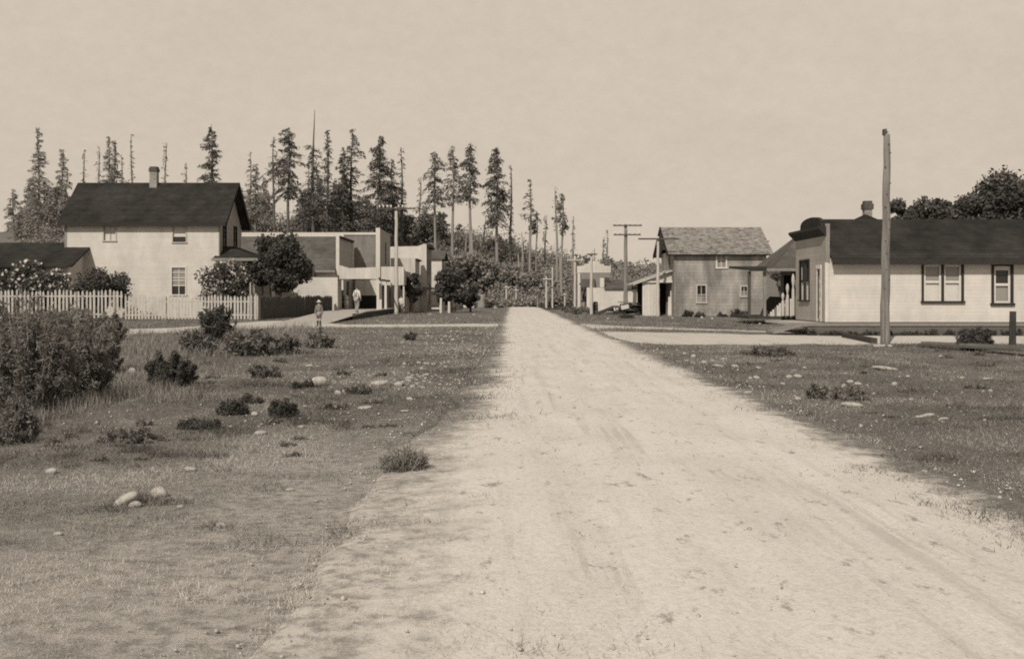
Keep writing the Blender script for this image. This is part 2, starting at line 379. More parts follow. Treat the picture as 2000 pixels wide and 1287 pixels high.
def strip(name, cs, ls, rs, mat, z0, crown, label, ncol=28, rag=.12, horiz=False, rut=0):
    """ribbon: stations cs, edges ls..rs (arrays). horiz: stations run along X"""
    n = len(cs); u = np.linspace(0, 1, ncol)
    jl = (vnoise(cs, cs * 0, .55, 3) - .5) * 2 * rag + (vnoise(cs, cs * 0, 2.1, 4) - .5) * 2 * rag
    jr = (vnoise(cs, cs * 0, .6, 5) - .5) * 2 * rag + (vnoise(cs, cs * 0, 2.3, 6) - .5) * 2 * rag
    L = ls + jl; R = rs + jr
    a = L[:, None] * (1 - u) + R[:, None] * u; c = np.repeat(cs[:, None], ncol, 1)
    e = np.minimum(u, 1 - u)[None] * (R - L)[:, None]
    zz = z0 + crown * (1 - (2 * u - 1) ** 2)[None] + (vnoise(a, c, .8, 7) - .5) * rut * smooth(.1, .6, e)
    for rc in (.32, .46, .70): zz = zz - rut * .8 * np.exp(-((u[None] - rc - .02 * np.sin(c / 7)) / .02) ** 2)
    zz = zz - .035 * (1 - smooth(.0, .14, e))
    v = np.stack([c, a, zz] if horiz else [a, c, zz], -1).reshape(-1, 3)
    ii = (np.arange(n - 1)[:, None] * ncol + np.arange(ncol - 1)[None]).ravel()
    f = np.stack([ii, ii + 1, ii + ncol + 1, ii + ncol], 1)
    if horiz: f = f[:, ::-1]
    ed = np.clip(e / 1.2, 0, 1).ravel() * .6
    if name == 'road':
        wl = np.interp(c, [4, 9, 15, 30], [1.5, 1.3, .95, .85])
        ed = np.clip(np.minimum(u[None] * (R - L)[:, None] / wl, (1 - u)[None] * (R - L)[:, None] / 1.0), 0, 1).ravel() * .6
    o = npmesh(name, v, f, mat, None, ed, 'edge'); o.data.polygons.foreach_set('use_smooth', [True] * len(f))
    return tag(o, kind='structure')
cs = np.concatenate([np.arange(1, 30, .12), np.arange(30, 141, .6)])
rz = strip('road', cs, road_l(cs), road_r(cs), W['road'], .012, .05, None, 40, .13, False, .03)
cs = np.arange(3.2, 62, .25)
strip('side_road', cs, np.interp(cs, [3.2, 5, 9, 20, 62], [36, 31.8, 32.5, 33, 33]), np.interp(cs, [3.2, 5.5, 9, 12, 62], [45, 44.2, 42.2, 40.3, 40.3]), W['path'], .006, .01, None, 28, .55, True)
cs = np.arange(3.2, 13.5, .25)
strip('path', cs, np.interp(cs, [3.2, 6, 11, 13.5], [48.5, 47.5, 43, 40.4]), np.interp(cs, [3.2, 6, 11, 13.5], [58, 52, 45.5, 42.5]), W['path'], .016, .006, None, 16, .5, True)
cs = np.arange(-46, .3, .25)
strip('path', cs, np.interp(cs, [-46, -20, -14.5, -12, -8.5, 0.3], [32, 36.5, 40, 46.5, 49.8, 50.5]), np.interp(cs, [-46, -20, -15.2, -14, -11, -9.0, -8, .3], [38, 43.5, 50, 63, 66, 57, 55.5, 57]), W['path'], .006, .012, None, 28, .5, True)
def bare(x, y):
    """1 where road or path is"""
    w_ = np.interp(y, [4, 9, 15, 30], [1.1, .9, .55, .45]); il = (x - road_l(y)) / w_; ir = (road_r(y) - x) / .5
    ins = np.minimum(il, ir); r = ins > .45 + .95 * (np.sin(x * 91.7 + y * 57.3) * .5 + .5) * (.4 + 1.2 * vnoise(x, y, .22, 31))
    a = (x > 3.2) & (y > np.interp(x, [3.2, 5, 9, 20, 62], [36, 31.8, 32.5, 33, 33])) & (y < np.interp(x, [3.2, 5.5, 9, 12, 62], [45, 44.2, 42.2, 40.3, 40.3]))
    b = (x < .3) & (y > np.interp(x, [-46, -20, -14.5, -12, -8.5, 0.3], [32, 36.5, 40, 46.5, 49.8, 50.5])) & (y < np.interp(x, [-46, -20, -15.2, -14, -11, -9.0, -8, .3], [38, 43.5, 50, 63, 66, 57, 55.5, 57]))
    return r | a | b
# grass blades (stuff)
def grass(name, n, d0, d1, pw, hmin, hmax, seed):
    u = RNG.random(n); d = (d0 ** (1 - pw) + u * (d1 ** (1 - pw) - d0 ** (1 - pw))) ** (1 / (1 - pw))
    x = (RNG.random(n) * 1.16 - .58) * d
    jit = RNG.normal(size=n) * .22
    keep = ~bare(x + jit, d + RNG.normal(size=n) * .012 * d) ; cl = vnoise(x, d, .35, 8) * .6 + vnoise(x, d, 1.6, 9) * .4
    # sparse worn turf close to the lens beside the road
    worn = (1 - smooth(6, 13, d)) * smooth(-3.5, -1.2, x) * (x < 1.5)
    keep &= RNG.random(n) > .40 * (1 - smooth(5.5, 11, d)) * smooth(-2.9, -1.0, x) * (x < 1.5)
    keep &= RNG.random(n) < np.clip(.15 + cl * 1.2, 0, 1) * (1 - .55 * worn)
    x = x[keep]; d = d[keep]; cl = cl[keep]; n = len(x)
    ur = (x - road_l(d)) / (road_r(d) - road_l(d)); z = np.where((ur > 0) & (ur < 1) & (d < 140), np.maximum(.008 + .05 * (1 - (2 * ur - 1) ** 2), 0), ground_z(x, d)); tuft = smooth(.60, .72, vnoise(x, d, .28, 12) * .6 + vnoise(x, d, 1.3, 13) * .4)
    sc = np.interp(d, [4, 12, 30, 60, 130], [.42, .9, 1.5, 2.2, 3.2])
    h = (hmin + (hmax - hmin) * RNG.random(n) ** 2) * (.4 + cl * 1.1) * sc * (1 + 1.8 * tuft)
    t = RNG.random(n) * 2 * np.pi; wd = (.0022 + .0035 * RNG.random(n)) * sc * 1.2
    ln = RNG.normal(size=(n, 2)) * h[:, None] * .9
    b0 = np.stack([x - np.cos(t) * wd, d - np.sin(t) * wd, z - .01], 1); b1 = np.stack([x + np.cos(t) * wd, d + np.sin(t) * wd, z - .01], 1)
    tp = np.stack([x + ln[:, 0], d + ln[:, 1], z + h], 1)
    v = np.stack([b0, b1, tp], 1).reshape(-1, 3); f = np.arange(3 * n).reshape(n, 3)
    sh = np.clip(RNG.random(n) * .75 + (vnoise(x, d, 1.1, 10) - .48) * .9 + .62 * (1 - smooth(5, 14, d)) * (x < 2) * smooth(-5, -1.5, x) - .25 * tuft, 0, 1)
    o = npmesh(name, v, f, W['grassblade'], None, sh); tag(o, 'short rough grass growing on both sides of the dirt road', 'grass', kind='stuff')
grass('grass', 900000, 4.0, 128, 1.3, .010, .045, 1)
def tall_grass():
    n = 90000; d = 13 * (52 / 13) ** RNG.random(n); px = RNG.uniform(20, 700, n); x = (px - VX) / F * d
    py = HY + F * CH / d; den = vnoise(x, d, 1.1, 21) * .6 + vnoise(x, d, .35, 22) * .4
    lim = 690 - (py - 640) * 1.3; fall = smooth(0, 120, lim - px)
    keep = (RNG.random(n) < smooth(.42, .68, den) * fall) & ~bare(x + RNG.normal(size=n) * .15, d) & (d < 49)
    x = x[keep]; d = d[keep]; den = den[keep]; n = len(x); z = ground_z(x, d)
    h = RNG.uniform(.06, .30, n) * smooth(.35, .75, den) * np.interp(d, [13, 25, 50], [.8, 1.1, 1.5]); t = RNG.random(n) * 6.283; wd = .003 * np.interp(d, [13, 50], [1, 3.2]) * (1 + RNG.random(n))
    ln = RNG.normal(size=(n, 2)) * h[:, None] * .3
    b0 = np.stack([x - np.cos(t) * wd, d - np.sin(t) * wd, z - .02], 1); b1 = np.stack([x + np.cos(t) * wd, d + np.sin(t) * wd, z - .02], 1); tp = np.stack([x + ln[:, 0], d + ln[:, 1], z + h], 1)
    o = npmesh('grass', np.stack([b0, b1, tp], 1).reshape(-1, 3), np.arange(3 * n).reshape(n, 3), W['grassblade'], None, np.clip(RNG.random(n) * .7, 0, 1)); tag(o, 'taller wild grass around the bushes on the left', 'grass', kind='stuff')
tall_grass()
# small pebbles on road and verge (stuff: gravel)
def pebbles():
    n = 5200; d = 4 * (60 / 4) ** RNG.random(n); x = road_l(d) - .6 + RNG.random(n) * (road_r(d) - road_l(d) + 1.2)
    k = RNG.random(n); edge = np.minimum(np.abs(x - road_l(d)), np.abs(x - road_r(d)))
    keep = (k < .10) | (edge < .30); x = x[keep]; d = d[keep]; n = len(x)
    xa = RNG.random(2600) ** 1.3; da = 12 * (62 / 12) ** RNG.random(2600); x = np.concatenate([x, np.where(RNG.random(2600) < .75, road_l(da) - xa * 5.5, road_r(da) + xa * 4)]); d = np.concatenate([d, da]); n = len(x)
    r = (.006 + .016 * RNG.random(n) ** 3) * np.interp(d, [4, 20, 60], [.8, 1.4, 2.4])
    u = np.clip((x - road_l(d)) / (road_r(d) - road_l(d)), 0, 1)
    z = np.where((x > road_l(d)) & (x < road_r(d)), .015 + .05 * (1 - (2 * u - 1) ** 2), ground_z(x, d) + .012)
    base = np.array([(1, 0, 0), (0, 1, 0), (-1, 0, 0), (0, -1, 0), (0, 0, .7), (0, 0, -.7)])
    tri = np.array([(0, 1, 4), (1, 2, 4), (2, 3, 4), (3, 0, 4), (1, 0, 5), (2, 1, 5), (3, 2, 5), (0, 3, 5)])
    v = np.stack([x, d, z], 1)[:, None] + base[None] * r[:, None, None] * (1 + RNG.normal(size=(n, 6, 1)) * .2)
    f = (tri[None] + 6 * np.arange(n)[:, None, None]).reshape(-1, 3)
    o = npmesh('gravel', v.reshape(-1, 3), f, W['stone']); tag(o, 'loose gravel scattered over the dirt road', 'gravel', kind='stuff')
pebbles()
# ---------------------------------------------------------------- stones
def stone_mesh(seed, sx, sy, sz):
    bm = bmesh.new(); bmesh.ops.create_icosphere(bm, subdivisions=3, radius=1)
    rr = random.Random(seed); offs = [Vector((rr.uniform(-1, 1), rr.uniform(-1, 1), rr.uniform(-1, 1))).normalized() for _ in range(9)]
    am = [rr.uniform(.05, .28) for _ in offs]
    for v in bm.verts:
        p = v.co.normalized(); r = 1
        for o, a in zip(offs, am): r -= a * max(0, p.dot(o) - .55) * 1.3
        r += .02 * math.sin(p.x * 9 + seed) * math.cos(p.y * 8)
        v.co = Vector((p.x * r * sx, p.y * r * sy, p.z * r * sz))
    me = bpy.data.meshes.new('field_stone'); bm.to_mesh(me); bm.free(); me.materials.append(W['stone'])
    me.polygons.foreach_set('use_smooth', [True] * len(me.polygons)); return me
STM = [stone_mesh(i, 1, random.uniform(.65, .95), random.uniform(.5, .75)) for i in range(7)]
def stone(px, py, hw, hh, label=None, rot=None, k=None, cat='stone', group='pale stones lying in the grass'):
    d = D(py + hh * .75); x = X(px, d); r = hw / F * d; zr = hh / F * d
    o = bpy.data.objects.new('field_stone', STM[(k if k is not None else random.randrange(7))]); link(o)
    o.location = (x, d, gz(x, d) + zr * .55); o.scale = (r, r * .9, max(zr, .2 * r) / .62)
    o.rotation_euler = (random.uniform(-.15, .15), rot if rot is not None else random.uniform(-.2, .2), random.uniform(-.4, .4))
    tag(o, label or 'small pale stone half sunk in the grass beside the road', cat, group); return o
stone(622, 745, 20, 13, 'large pale boulder in the left grass next to a dark bush, biggest single rock', k=0)
stone(742, 748, 21, 8, 'wide low pale rock between the large boulder and the road')
stone(778, 750, 10, 7, 'round pale stone right beside the wide low rock'); stone(800, 738, 9, 5, 'small pale stone just above the round one by the wide rock')
stone(258, 718, 8, 9, 'pale stone standing in grass just right of the big left bush')
stone(101, 912, 14, 8, 'smooth oval pale stone alone at the left edge')
stone(246, 972, 29, 14, 'long pale log-shaped stone tilted up to the right', rot=-.55, k=2)
stone(310, 957, 19, 14, 'rounded pale stone to the right of the long tilted stone', k=3)
stone(264, 982, 13, 10, 'small rounded stone tucked under the long tilted stone', k=5)
stone(113, 1046, 10, 6, 'small pale stone near the bottom left corner'); stone(432, 1024, 12, 6, 'lone pale stone in short grass below the stone cluster')
stone(567, 955, 10, 5, 'lone pale stone in the worn turf midway to the road'); stone(508, 845, 13, 6, 'flat pale stone below the ditch')
stone(352, 988, 8, 4, 'small flat stone right of the cluster of three'); stone(372, 912, 12, 7, 'grey pale stone with a pointed end above the cluster', k=1)
stone(660, 768, 8, 7); stone(674, 765, 7, 6); stone(604, 711, 8, 4); stone(640, 796, 22, 4, 'thin flat pale rock in grass below the large boulder')
stone(712, 795, 17, 3.5, 'thin flat pale rock nearer to the road'); stone(800, 778, 8, 4); stone(720, 785, 6, 4); stone(790, 802, 10, 3); stone(650, 819, 8, 4)
stone(497, 806, 8, 6); stone(588, 832, 8, 3); stone(1665, 790, 23, 7, 'brick-shaped pale stone block in the right grass', k=4)
stone(1541, 735, 8, 5, 'left stone of a touching pair in the right grass'); stone(1558, 734, 9, 5, 'right stone of a touching pair in the right grass')
stone(1730, 719, 28, 4, 'long flat pale stone lying below the tall bare pole'); stone(1403, 714, 13, 3, 'thin flat stone at the right road edge')
stone(1660, 745, 8, 4, 'upper stone of a small cluster of three in the right grass'); stone(1649, 752, 7, 4, 'lower left stone of the cluster of three'); stone(1675, 749, 8, 5, 'right stone of the cluster of three')
stone(1813, 811, 14, 5, 'middle stone of a row of three near the right edge'); stone(1796, 814, 12, 4, 'left stone of a row of three near the right edge'); stone(1843, 818, 10, 4, 'right stone of a row of three near the right edge')
stone(1747, 747, 9, 6, 'egg-shaped pale stone alone right of the cluster of three')
for p in [(1354, 695, 6, 4), (1375, 707, 7, 4), (1436, 715, 8, 4), (1481, 718, 7, 4), (1571, 717, 5, 3), (1477, 737, 7, 5), (1465, 738, 4, 4), (1588, 748, 5, 4), (1558, 778, 8, 6), (1779, 777, 6, 4), (1707, 767, 4, 3),
          (1879, 736, 6, 4), (1773, 734, 5, 3), (1926, 739, 9, 3), (1935, 756, 5, 4), (1840, 695, 7, 3), (1337, 690, 5, 3), (1340, 704, 6, 3), (1460, 766, 10, 5), (1620, 757, 4, 2), (1529, 749, 6, 3), (1921, 757, 4, 3), (1600, 664, 6, 4), (1825, 737, 5, 2), (1858, 739, 4, 2), (1923, 823, 4, 3),
          (1188, 622, 3, 2), (1222, 617, 4, 3), (1314, 621, 3, 2), (1371, 620, 3, 3), (1391, 622, 3, 2), (1453, 628, 3, 2), (1484, 632, 3, 2), (1535, 641, 5, 3), (1412, 700, 5, 2), (1392, 704, 4, 3)]: stone(*p)
for i in range(46):
    t = random.random(); py = 645 + 52 * t ** .8; px = random.gauss(895 - (py - 640) * .3, 38)
    if px < 960 - (py - 640) * .3: stone(px, py, random.uniform(1.6, 5.5), random.uniform(1.2, 2.6))
for i in range(34):
    py = random.uniform(705, 760); px = random.gauss(835 - (py - 700) * .6, 22); stone(px, py, random.uniform(2, 7), random.uniform(1.5, 3.5))
for i in range(34):
    py = random.uniform(690, 1010); px = random.uniform(180, 900 - (py - 700) * .45); stone(px, py, random.uniform(2, 5), random.uniform(1.5, 3))
for i in range(10):
    py = random.uniform(612, 632); px = random.uniform(640, 960); stone(px, py, random.uniform(1.5, 3.5), random.uniform(1, 2))
# ---------------------------------------------------------------- vegetation
def conifer(px, top, cb, base, hw, dens=1.0, d=185, kind='conifer', label=None, bare_top=0, hazy=False, pale=False, lean=0, cat='conifer', group=None, asym=0):
    x = X(px, d); zt = Z(top, d); zc = Z(cb, d); g = gz(x, d); R = hw / F * d * (2.05 if dens > .75 else 1.7)
    root = thing('conifer_tree', label, cat, (x, d, g), group)
    H = zt - g; r0 = max(.16, H * .0125)
    tm = W['barkhazy'] if hazy else (W['barkpale'] if pale else W['bark'])
    pts = []; rs = []
    for k in range(9):
        t = k / 8; pts.append((x + lean * t * H + .25 * math.sin(t * 5 + px) * t, d, g - .3 + (H + .3) * t)); rs.append(r0 * (1 - t) ** .8 + .045)
    tw = MB().tube(pts, rs, 7)
    cen = []; dr = []; sz = []; shd = []
    L = zt - zc
    n_br = int(L * (6.6 if dens > .7 else 3.6) * (.6 + .4 * dens)) + 8; sd_ = px * .37
    for i in range(n_br):
        t = (i + random.random()) / n_br
        if t * L < bare_top: continue
        prof = (.12 + .88 * t ** .8) * (1 - .45 * max(0, t - .7) / .3)
        an = random.uniform(0, 2 * math.pi); side = math.cos(an)
        lump = float(vnoise(t * 9 + sd_, (2 if side > 0 else 9) + sd_, 1.0, 3)) * .75 + float(vnoise(t * 26 + sd_, (4 if side > 0 else 13), 1.0, 5)) * .5
        ln = R * prof * (.30 + .95 * lump) * random.uniform(.55, 1.15)
        if random.random() < .05: ln *= 1.45
        if asym: ln *= 1 + asym * side
        ln = max(ln, .22); z0 = zt - t * L; cx = x + lean * (z0 - g)
        u1 = random.uniform(.05, .4) * (1 - t * .7); u2 = random.uniform(.15, .6) * (.35 + t)
        def bp(q): return (cx + math.cos(an) * ln * q, d + math.sin(an) * ln * q, z0 + ln * (u1 * q - u2 * q * q))
        tw.tube([bp(0), bp(.55), bp(1)], [.05, .03, .015], 3, False)
        if random.random() < (.08 if dens > .7 else .3): continue      # dead bare branch
        m = max(5, int(ln * 17 * min(dens, 1.2)))
        q = RNG.random(m) ** .7; wd2 = .20 * ln * (1 - q * .6) + .12
        nrm = RNG.normal(size=m) * wd2; hang = np.abs(RNG.normal(size=m)) * (.16 + .12 * ln * .5)
        cen.append(np.stack([cx + math.cos(an) * ln * q - math.sin(an) * nrm, d + math.sin(an) * ln * q + math.cos(an) * nrm, z0 + ln * (u1 * q - u2 * q * q) - hang + .06], 1))
        dd = np.zeros((m, 3)); dd[:, 0] = math.cos(an) * .8; dd[:, 1] = math.sin(an) * .8; dd[:, 2] = -.5
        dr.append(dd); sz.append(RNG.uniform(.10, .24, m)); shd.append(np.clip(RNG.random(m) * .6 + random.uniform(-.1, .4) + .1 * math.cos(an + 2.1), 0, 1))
    tw.build('trunk', tm, root, True)
    cen = np.concatenate(cen); v, f = leaves(cen, np.concatenate(sz), np.concatenate(dr), 3.4, .4)
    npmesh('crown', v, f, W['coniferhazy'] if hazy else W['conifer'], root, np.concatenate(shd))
    return root
C = conifer
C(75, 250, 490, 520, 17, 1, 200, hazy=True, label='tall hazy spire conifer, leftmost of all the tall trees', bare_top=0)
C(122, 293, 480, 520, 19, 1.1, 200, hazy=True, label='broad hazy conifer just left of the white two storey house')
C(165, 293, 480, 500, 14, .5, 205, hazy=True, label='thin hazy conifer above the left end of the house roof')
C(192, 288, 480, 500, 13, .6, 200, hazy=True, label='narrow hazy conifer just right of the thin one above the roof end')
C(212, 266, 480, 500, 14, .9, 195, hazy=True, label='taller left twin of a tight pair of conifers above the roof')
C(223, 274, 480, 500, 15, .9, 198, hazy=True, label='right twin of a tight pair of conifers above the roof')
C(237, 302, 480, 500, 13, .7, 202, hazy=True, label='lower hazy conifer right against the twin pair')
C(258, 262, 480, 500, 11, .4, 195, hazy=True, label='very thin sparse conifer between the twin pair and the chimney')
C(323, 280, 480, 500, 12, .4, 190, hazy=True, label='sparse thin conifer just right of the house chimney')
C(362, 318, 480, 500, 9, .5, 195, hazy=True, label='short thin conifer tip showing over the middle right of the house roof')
C(413, 243, 480, 500, 23, 1.1, 180, label='tall full conifer standing alone above the house roof', bare_top=.5)
C(488, 297, 440, 470, 12, .5, 190, hazy=True, label='sparse grey conifer just right of the house gable')
C(499, 320, 460, 480, 20, 1, 185, hazy=True, label='bushy grey conifer beside the sparse one right of the gable')
C(535, 268, 355, 465, 13, .5, 185, label='thin conifer with bare lower trunk left of the dense dark one')
C(563, 250, 385, 465, 28, 1.2, 178, label='dense dark conifer with a bent tip and bare lower trunk', asym=-.2)
C(612, 215, 440, 470, 20, .8, 180, label='tallest conifer with a long bare needle-like tip', bare_top=6)
C(639, 254, 450, 475, 16, .8, 176, label='slim conifer with a tufted tip next to the tallest tree')
C(670, 288, 460, 475, 13, 1.2, 178, label='narrow column conifer left of the wide-branched one')
C(687, 252, 450, 475, 27, .75, 181, label='conifer with wide spreading level branches', asym=.25)
C(743, 267, 470, 480, 31, 1.35, 175, label='broad dense conifer behind the telegraph pole, widest crown')
C(767, 312, 460, 480, 15, .8, 182, label='small conifer at the right flank of the broad dense one')
C(784, 288, 420, 480, 15, .6, 180, label='airy conifer directly right of the telegraph pole')
C(820, 345, 450, 480, 10, .5, 190, hazy=True, label='faint small conifer in the gap right of the telegraph pole')
C(850, 297, 405, 478, 23, .85, 178, pale=True, label='conifer with layered crown and thin pale trunk, right of the gap')
C(884, 285, 400, 482, 20, .75, 176, pale=True, label='open crowned conifer with long pale trunk left of the dark one')
C(919, 278, 392, 487, 20, 1.15, 172, pale=True, label='dark conifer with the thickest pale trunk on the slope', bare_top=.4)
C(971, 291, 440, 495, 24, 1.45, 174, pale=True, label='shaggy dense conifer with a blunt top above the road end')
C(997, 322, 500, 520, 5, .35, 176, label='bare dark snag just right of the shaggy dense conifer')
C(1035, 350, 455, 530, 12, .7, 170, pale=True, label='slender conifer on the slope directly above the road end')
C(1047, 412, 455, 520, 12, .8, 172, pale=True, label='small lower conifer touching the slender one above the road')
C(1065, 420, 475, 530, 6, .4, 178, hazy=True, label='faint thin conifer between the two slender groups')
C(1087, 364, 450, 575, 9, .7, 160, pale=True, label='left tree of the pair with very long bare pale trunks')
C(1097, 378, 455, 598, 11, .8, 142, pale=True, label='right tree of the pair with very long bare pale trunks')
C(1120, 425, 520, 560, 3, .2, 200, hazy=True, label='faint dead snag right of the long trunked pair')
C(1185, 450, 510, 540, 6, .3, 210, hazy=True, label='thin far snag behind the stepped false front')
C(1178, 462, 515, 540, 3, .2, 215, hazy=True, label='thinnest far snag, left of another behind the false front')
GY = 'younger conifers filling the forest edge'
for i in range(110):
    px = random.choice([random.uniform(15, 135), random.uniform(15, 135), random.uniform(470, 530), random.uniform(570, 860), random.uniform(600, 860), random.uniform(660, 860), random.uniform(600, 860), random.uniform(860, 1010)])
    top = random.uniform(345, 425) if px < 760 else (random.uniform(395, 440) if px < 870 else random.uniform(430, 470) + (px - 870) * .25)
    hz_ = px < 540
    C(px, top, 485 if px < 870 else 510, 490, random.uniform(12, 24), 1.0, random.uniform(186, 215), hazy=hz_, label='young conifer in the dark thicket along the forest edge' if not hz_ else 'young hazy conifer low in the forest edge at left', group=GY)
for i in range(24):
    px = random.choice([random.uniform(870, 1110), random.uniform(900, 1060), random.uniform(1110, 1190)]); d = random.uniform(158, 190); x = X(px, d); g = gz(x, d); h = random.uniform(2, 8)
    o = thing('dead_trunk', 'bare pale dead trunk standing in the hillside brush', 'dead trunk', (x, d, g), 'dead trunks standing in the brush')
    MB().tube([(x, d, g - .3), (x + random.uniform(-.15, .15), d, g + h * .5), (x + random.uniform(-.3, .3), d, g + h)], [.2, .16, .08], 6).build('trunk', W['barkpale'], o, True)
# hillside brush
def clumps(name, pts, mat, leafs, ls, parent=None, squash=.8):
    cen = []; shd = []
    for (x, y, z, r) in pts:
        n = leafs; dv = RNG.normal(size=(n, 3)); dv /= np.linalg.norm(dv, axis=1)[:, None]
        rad = r * (RNG.random(n) ** .45)[:, None] * (1 + .25 * RNG.normal(size=(n, 1)))
        p = np.array([x, y, z]) + dv * rad * np.array([1, 1, squash]); cen.append(p)
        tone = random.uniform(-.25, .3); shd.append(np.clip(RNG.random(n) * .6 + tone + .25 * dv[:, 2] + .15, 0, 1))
    cen = np.concatenate(cen); v, f = leaves(cen, RNG.uniform(ls * .6, ls * 1.4, len(cen)))
    return npmesh(name, v, f, mat, parent, np.concatenate(shd))
pts = []
for i in range(900):
    d = random.uniform(140, 212); px = random.uniform(760, 1330); x = X(px, d); r = random.uniform(.8, 2.3) * (1 if px < 1110 else .8)
    pts.append((x, d, gz(x, d) + r * .7, r))
for i in range(130):
    d = random.uniform(190, 212); px = random.uniform(560, 1120); x = X(px, d); r = random.uniform(1.5, 3.2); pts.append((x, d, gz(x, d) + r * .9, r))
for i in range(120):
    d = random.uniform(150, 200); px = random.uniform(20, 760); x = X(px, d); r = random.uniform(1.5, 3.2); pts.append((x, d, gz(x, d) + r * .9, r))
tag(clumps('brush', pts, W['brushleaf'], 170, .27), 'thick deciduous brush covering the slope behind the buildings', 'brush', kind='stuff')
pts = []
for i in range(120):
    d = random.uniform(134, 141); px = random.uniform(895, 1060); x = X(px, d); r = random.uniform(.35, .75); pts.append((x, d, random.uniform(.1, .75), r))
tag(clumps('brush', pts, W['brushleaf'], 90, .25), 'low dark brush across the far end of the road', 'brush', kind='stuff')
pts = []
for i in range(260):
    d = random.uniform(250, 330); px = random.uniform(1040, 1650); x = X(px, d)
    y = np.interp(px, [1040, 1150, 1200, 1260, 1300, 1540, 1650], [520, 512, 515, 525, 542, 520, 500]) + random.uniform(-6, 45)
    pts.append((x, d, max(gz(x, d) + .5, Z(y, d)), random.uniform(1.2, 3.2)))
tag(clumps('brush', pts, W['farleaf'], 70, .6), 'far grey wooded ridge beyond the right hand buildings', 'brush', kind='stuff')
def broadleaf(name, px, base, top, hw, d, label, cat='tree', mat=None, nl=5000, ls=.16, trunkh=.25, group=None, seed=1, lobes=16, flower=None, trunks=1):
    mat = mat or W['darkleaf']; rr = random.Random(seed)
    x = X(px, d); g = gz(x, d); zt = Z(top, d); R = hw / F * d; H = zt - g
    root = thing(name, label, cat, (x, d, g), group)
    zc = g + H * (trunkh + (1 - trunkh) * .5); hh = H * (1 - trunkh) / 2
    tb = MB(); lob = []
    for k in range(lobes):
        a = rr.uniform(0, 2 * math.pi); u = rr.uniform(-.8, .9); q = math.sqrt(1 - u * u) * rr.uniform(.45, .8)
        lob.append((x + math.cos(a) * R * q, d + math.sin(a) * R * q * .8, zc + u * hh * .78, R * rr.uniform(.28, .45)))
    lob.append((x, d, zc, R * .6))
    for j in range(trunks):
        ox = (j - (trunks - 1) / 2) * .3
        tb.tube([(x + ox, d, g - .1), (x + ox * 1.3, d, g + H * trunkh), (x + ox * .8, d, zc)], [.09 * H ** .5, .07 * H ** .5, .03 * H ** .5], 7)
    lm = tb
    for l in lob: lm.tube([(x, d, g + H * trunkh * .8), ((x + l[0]) / 2, (d + l[1]) / 2, (zc + l[2]) / 2 - .1), (l[0], l[1], l[2])], [.035 * H ** .5, .025 * H ** .5, .01], 5, False)
    lm.build('trunk' if trunkh > .1 else 'stem', W['bark'], root, True)
    per = nl // len(lob); cen = []; shd = []; fl = []
    for l in lob:
        n = per; dv = RNG.normal(size=(n, 3)); dv /= np.linalg.norm(dv, axis=1)[:, None]
        rad = l[3] * (RNG.random(n) ** .35)[:, None] * (1 + .12 * RNG.normal(size=(n, 1)))
        p = np.array(l[:3]) + dv * rad * np.array([1, 1, .85]); cen.append(p)
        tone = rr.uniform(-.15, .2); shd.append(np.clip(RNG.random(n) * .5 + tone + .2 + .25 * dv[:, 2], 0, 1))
        if flower: q = np.array(l[:3]) + dv[:flower] * l[3] * np.array([1, 1, .85]) * 1.05; fl.append(q)
    cen = np.concatenate(cen); v, f = leaves(cen, RNG.uniform(ls * .6, ls * 1.4, len(cen)), None, 1.4)
    npmesh('crown', v, f, mat, root, np.concatenate(shd))
    if flower:
        q = np.concatenate(fl); v, f = leaves(q, RNG.uniform(.14, .26, len(q)), None, 1.1); npmesh('blossoms', v, f, W['blossom'], root, RNG.random(len(q)))
    return root
# yard plants behind the picket fence
broadleaf('round_tree', 541, 600, 455, 62, 72, 'dense round-crowned tree with two trunks beside the house porch', 'tree', nl=11000, ls=.17, trunkh=.24, lobes=22, seed=4, trunks=2)
broadleaf('flowering_shrub', 440, 620, 506, 56, 68.5, 'tall shrub dotted with white blossoms in front of the porch', 'shrub', nl=7000, ls=.12, trunkh=.02, lobes=16, seed=5, flower=34)
broadleaf('round_shrub', 200, 620, 518, 56, 68.3, 'rounded dark shrub behind the pickets at the corner of the house', 'shrub', nl=7000, ls=.12, trunkh=.02, lobes=16, seed=6)
broadleaf('flowering_shrub', 50, 620, 508, 62, 68, 'blossoming dark shrub at the left edge behind the fence', 'shrub', nl=6000, ls=.12, trunkh=.02, lobes=14, seed=8, flower=22)
broadleaf('flowering_shrub', 112, 620, 516, 52, 68.1, 'blossoming dark shrub in front of the low side wing', 'shrub', nl=6000, ls=.12, trunkh=.02, lobes=14, seed=9, flower=22)
broadleaf('street_tree', 884, 610, 520, 38, 94, 'bushy leafy tree by the roadside right of the white shops', 'tree', nl=8000, ls=.2, trunkh=.12, lobes=20, seed=10, mat=W['darkleaf'], trunks=2)
broadleaf('small_tree', 919, 608, 550, 18, 97, 'small dark bush hugging the right side of the leafy roadside tree', 'bush', nl=2500, ls=.2, trunkh=.05, lobes=10, seed=12)
broadleaf('vine_tree', 803, 608, 530, 19, 90.8, 'narrow dark tree growing against the shop canopies', 'tree', nl=4500, ls=.17, trunkh=.15, lobes=16, seed=11)
broadleaf('brush_tree', 900, 600, 488, 55, 150, 'rounded pale green brush tree at the foot of the slope', 'tree', nl=6000, ls=.38, trunkh=.1, mat=W['brushleaf'], seed=13)
broadleaf('brush_tree', 975, 600, 505, 50, 152, 'rounded brush tree directly beyond the end of the road', 'tree', nl=6000, ls=.38, trunkh=.1, mat=W['brushleaf'], seed=14)
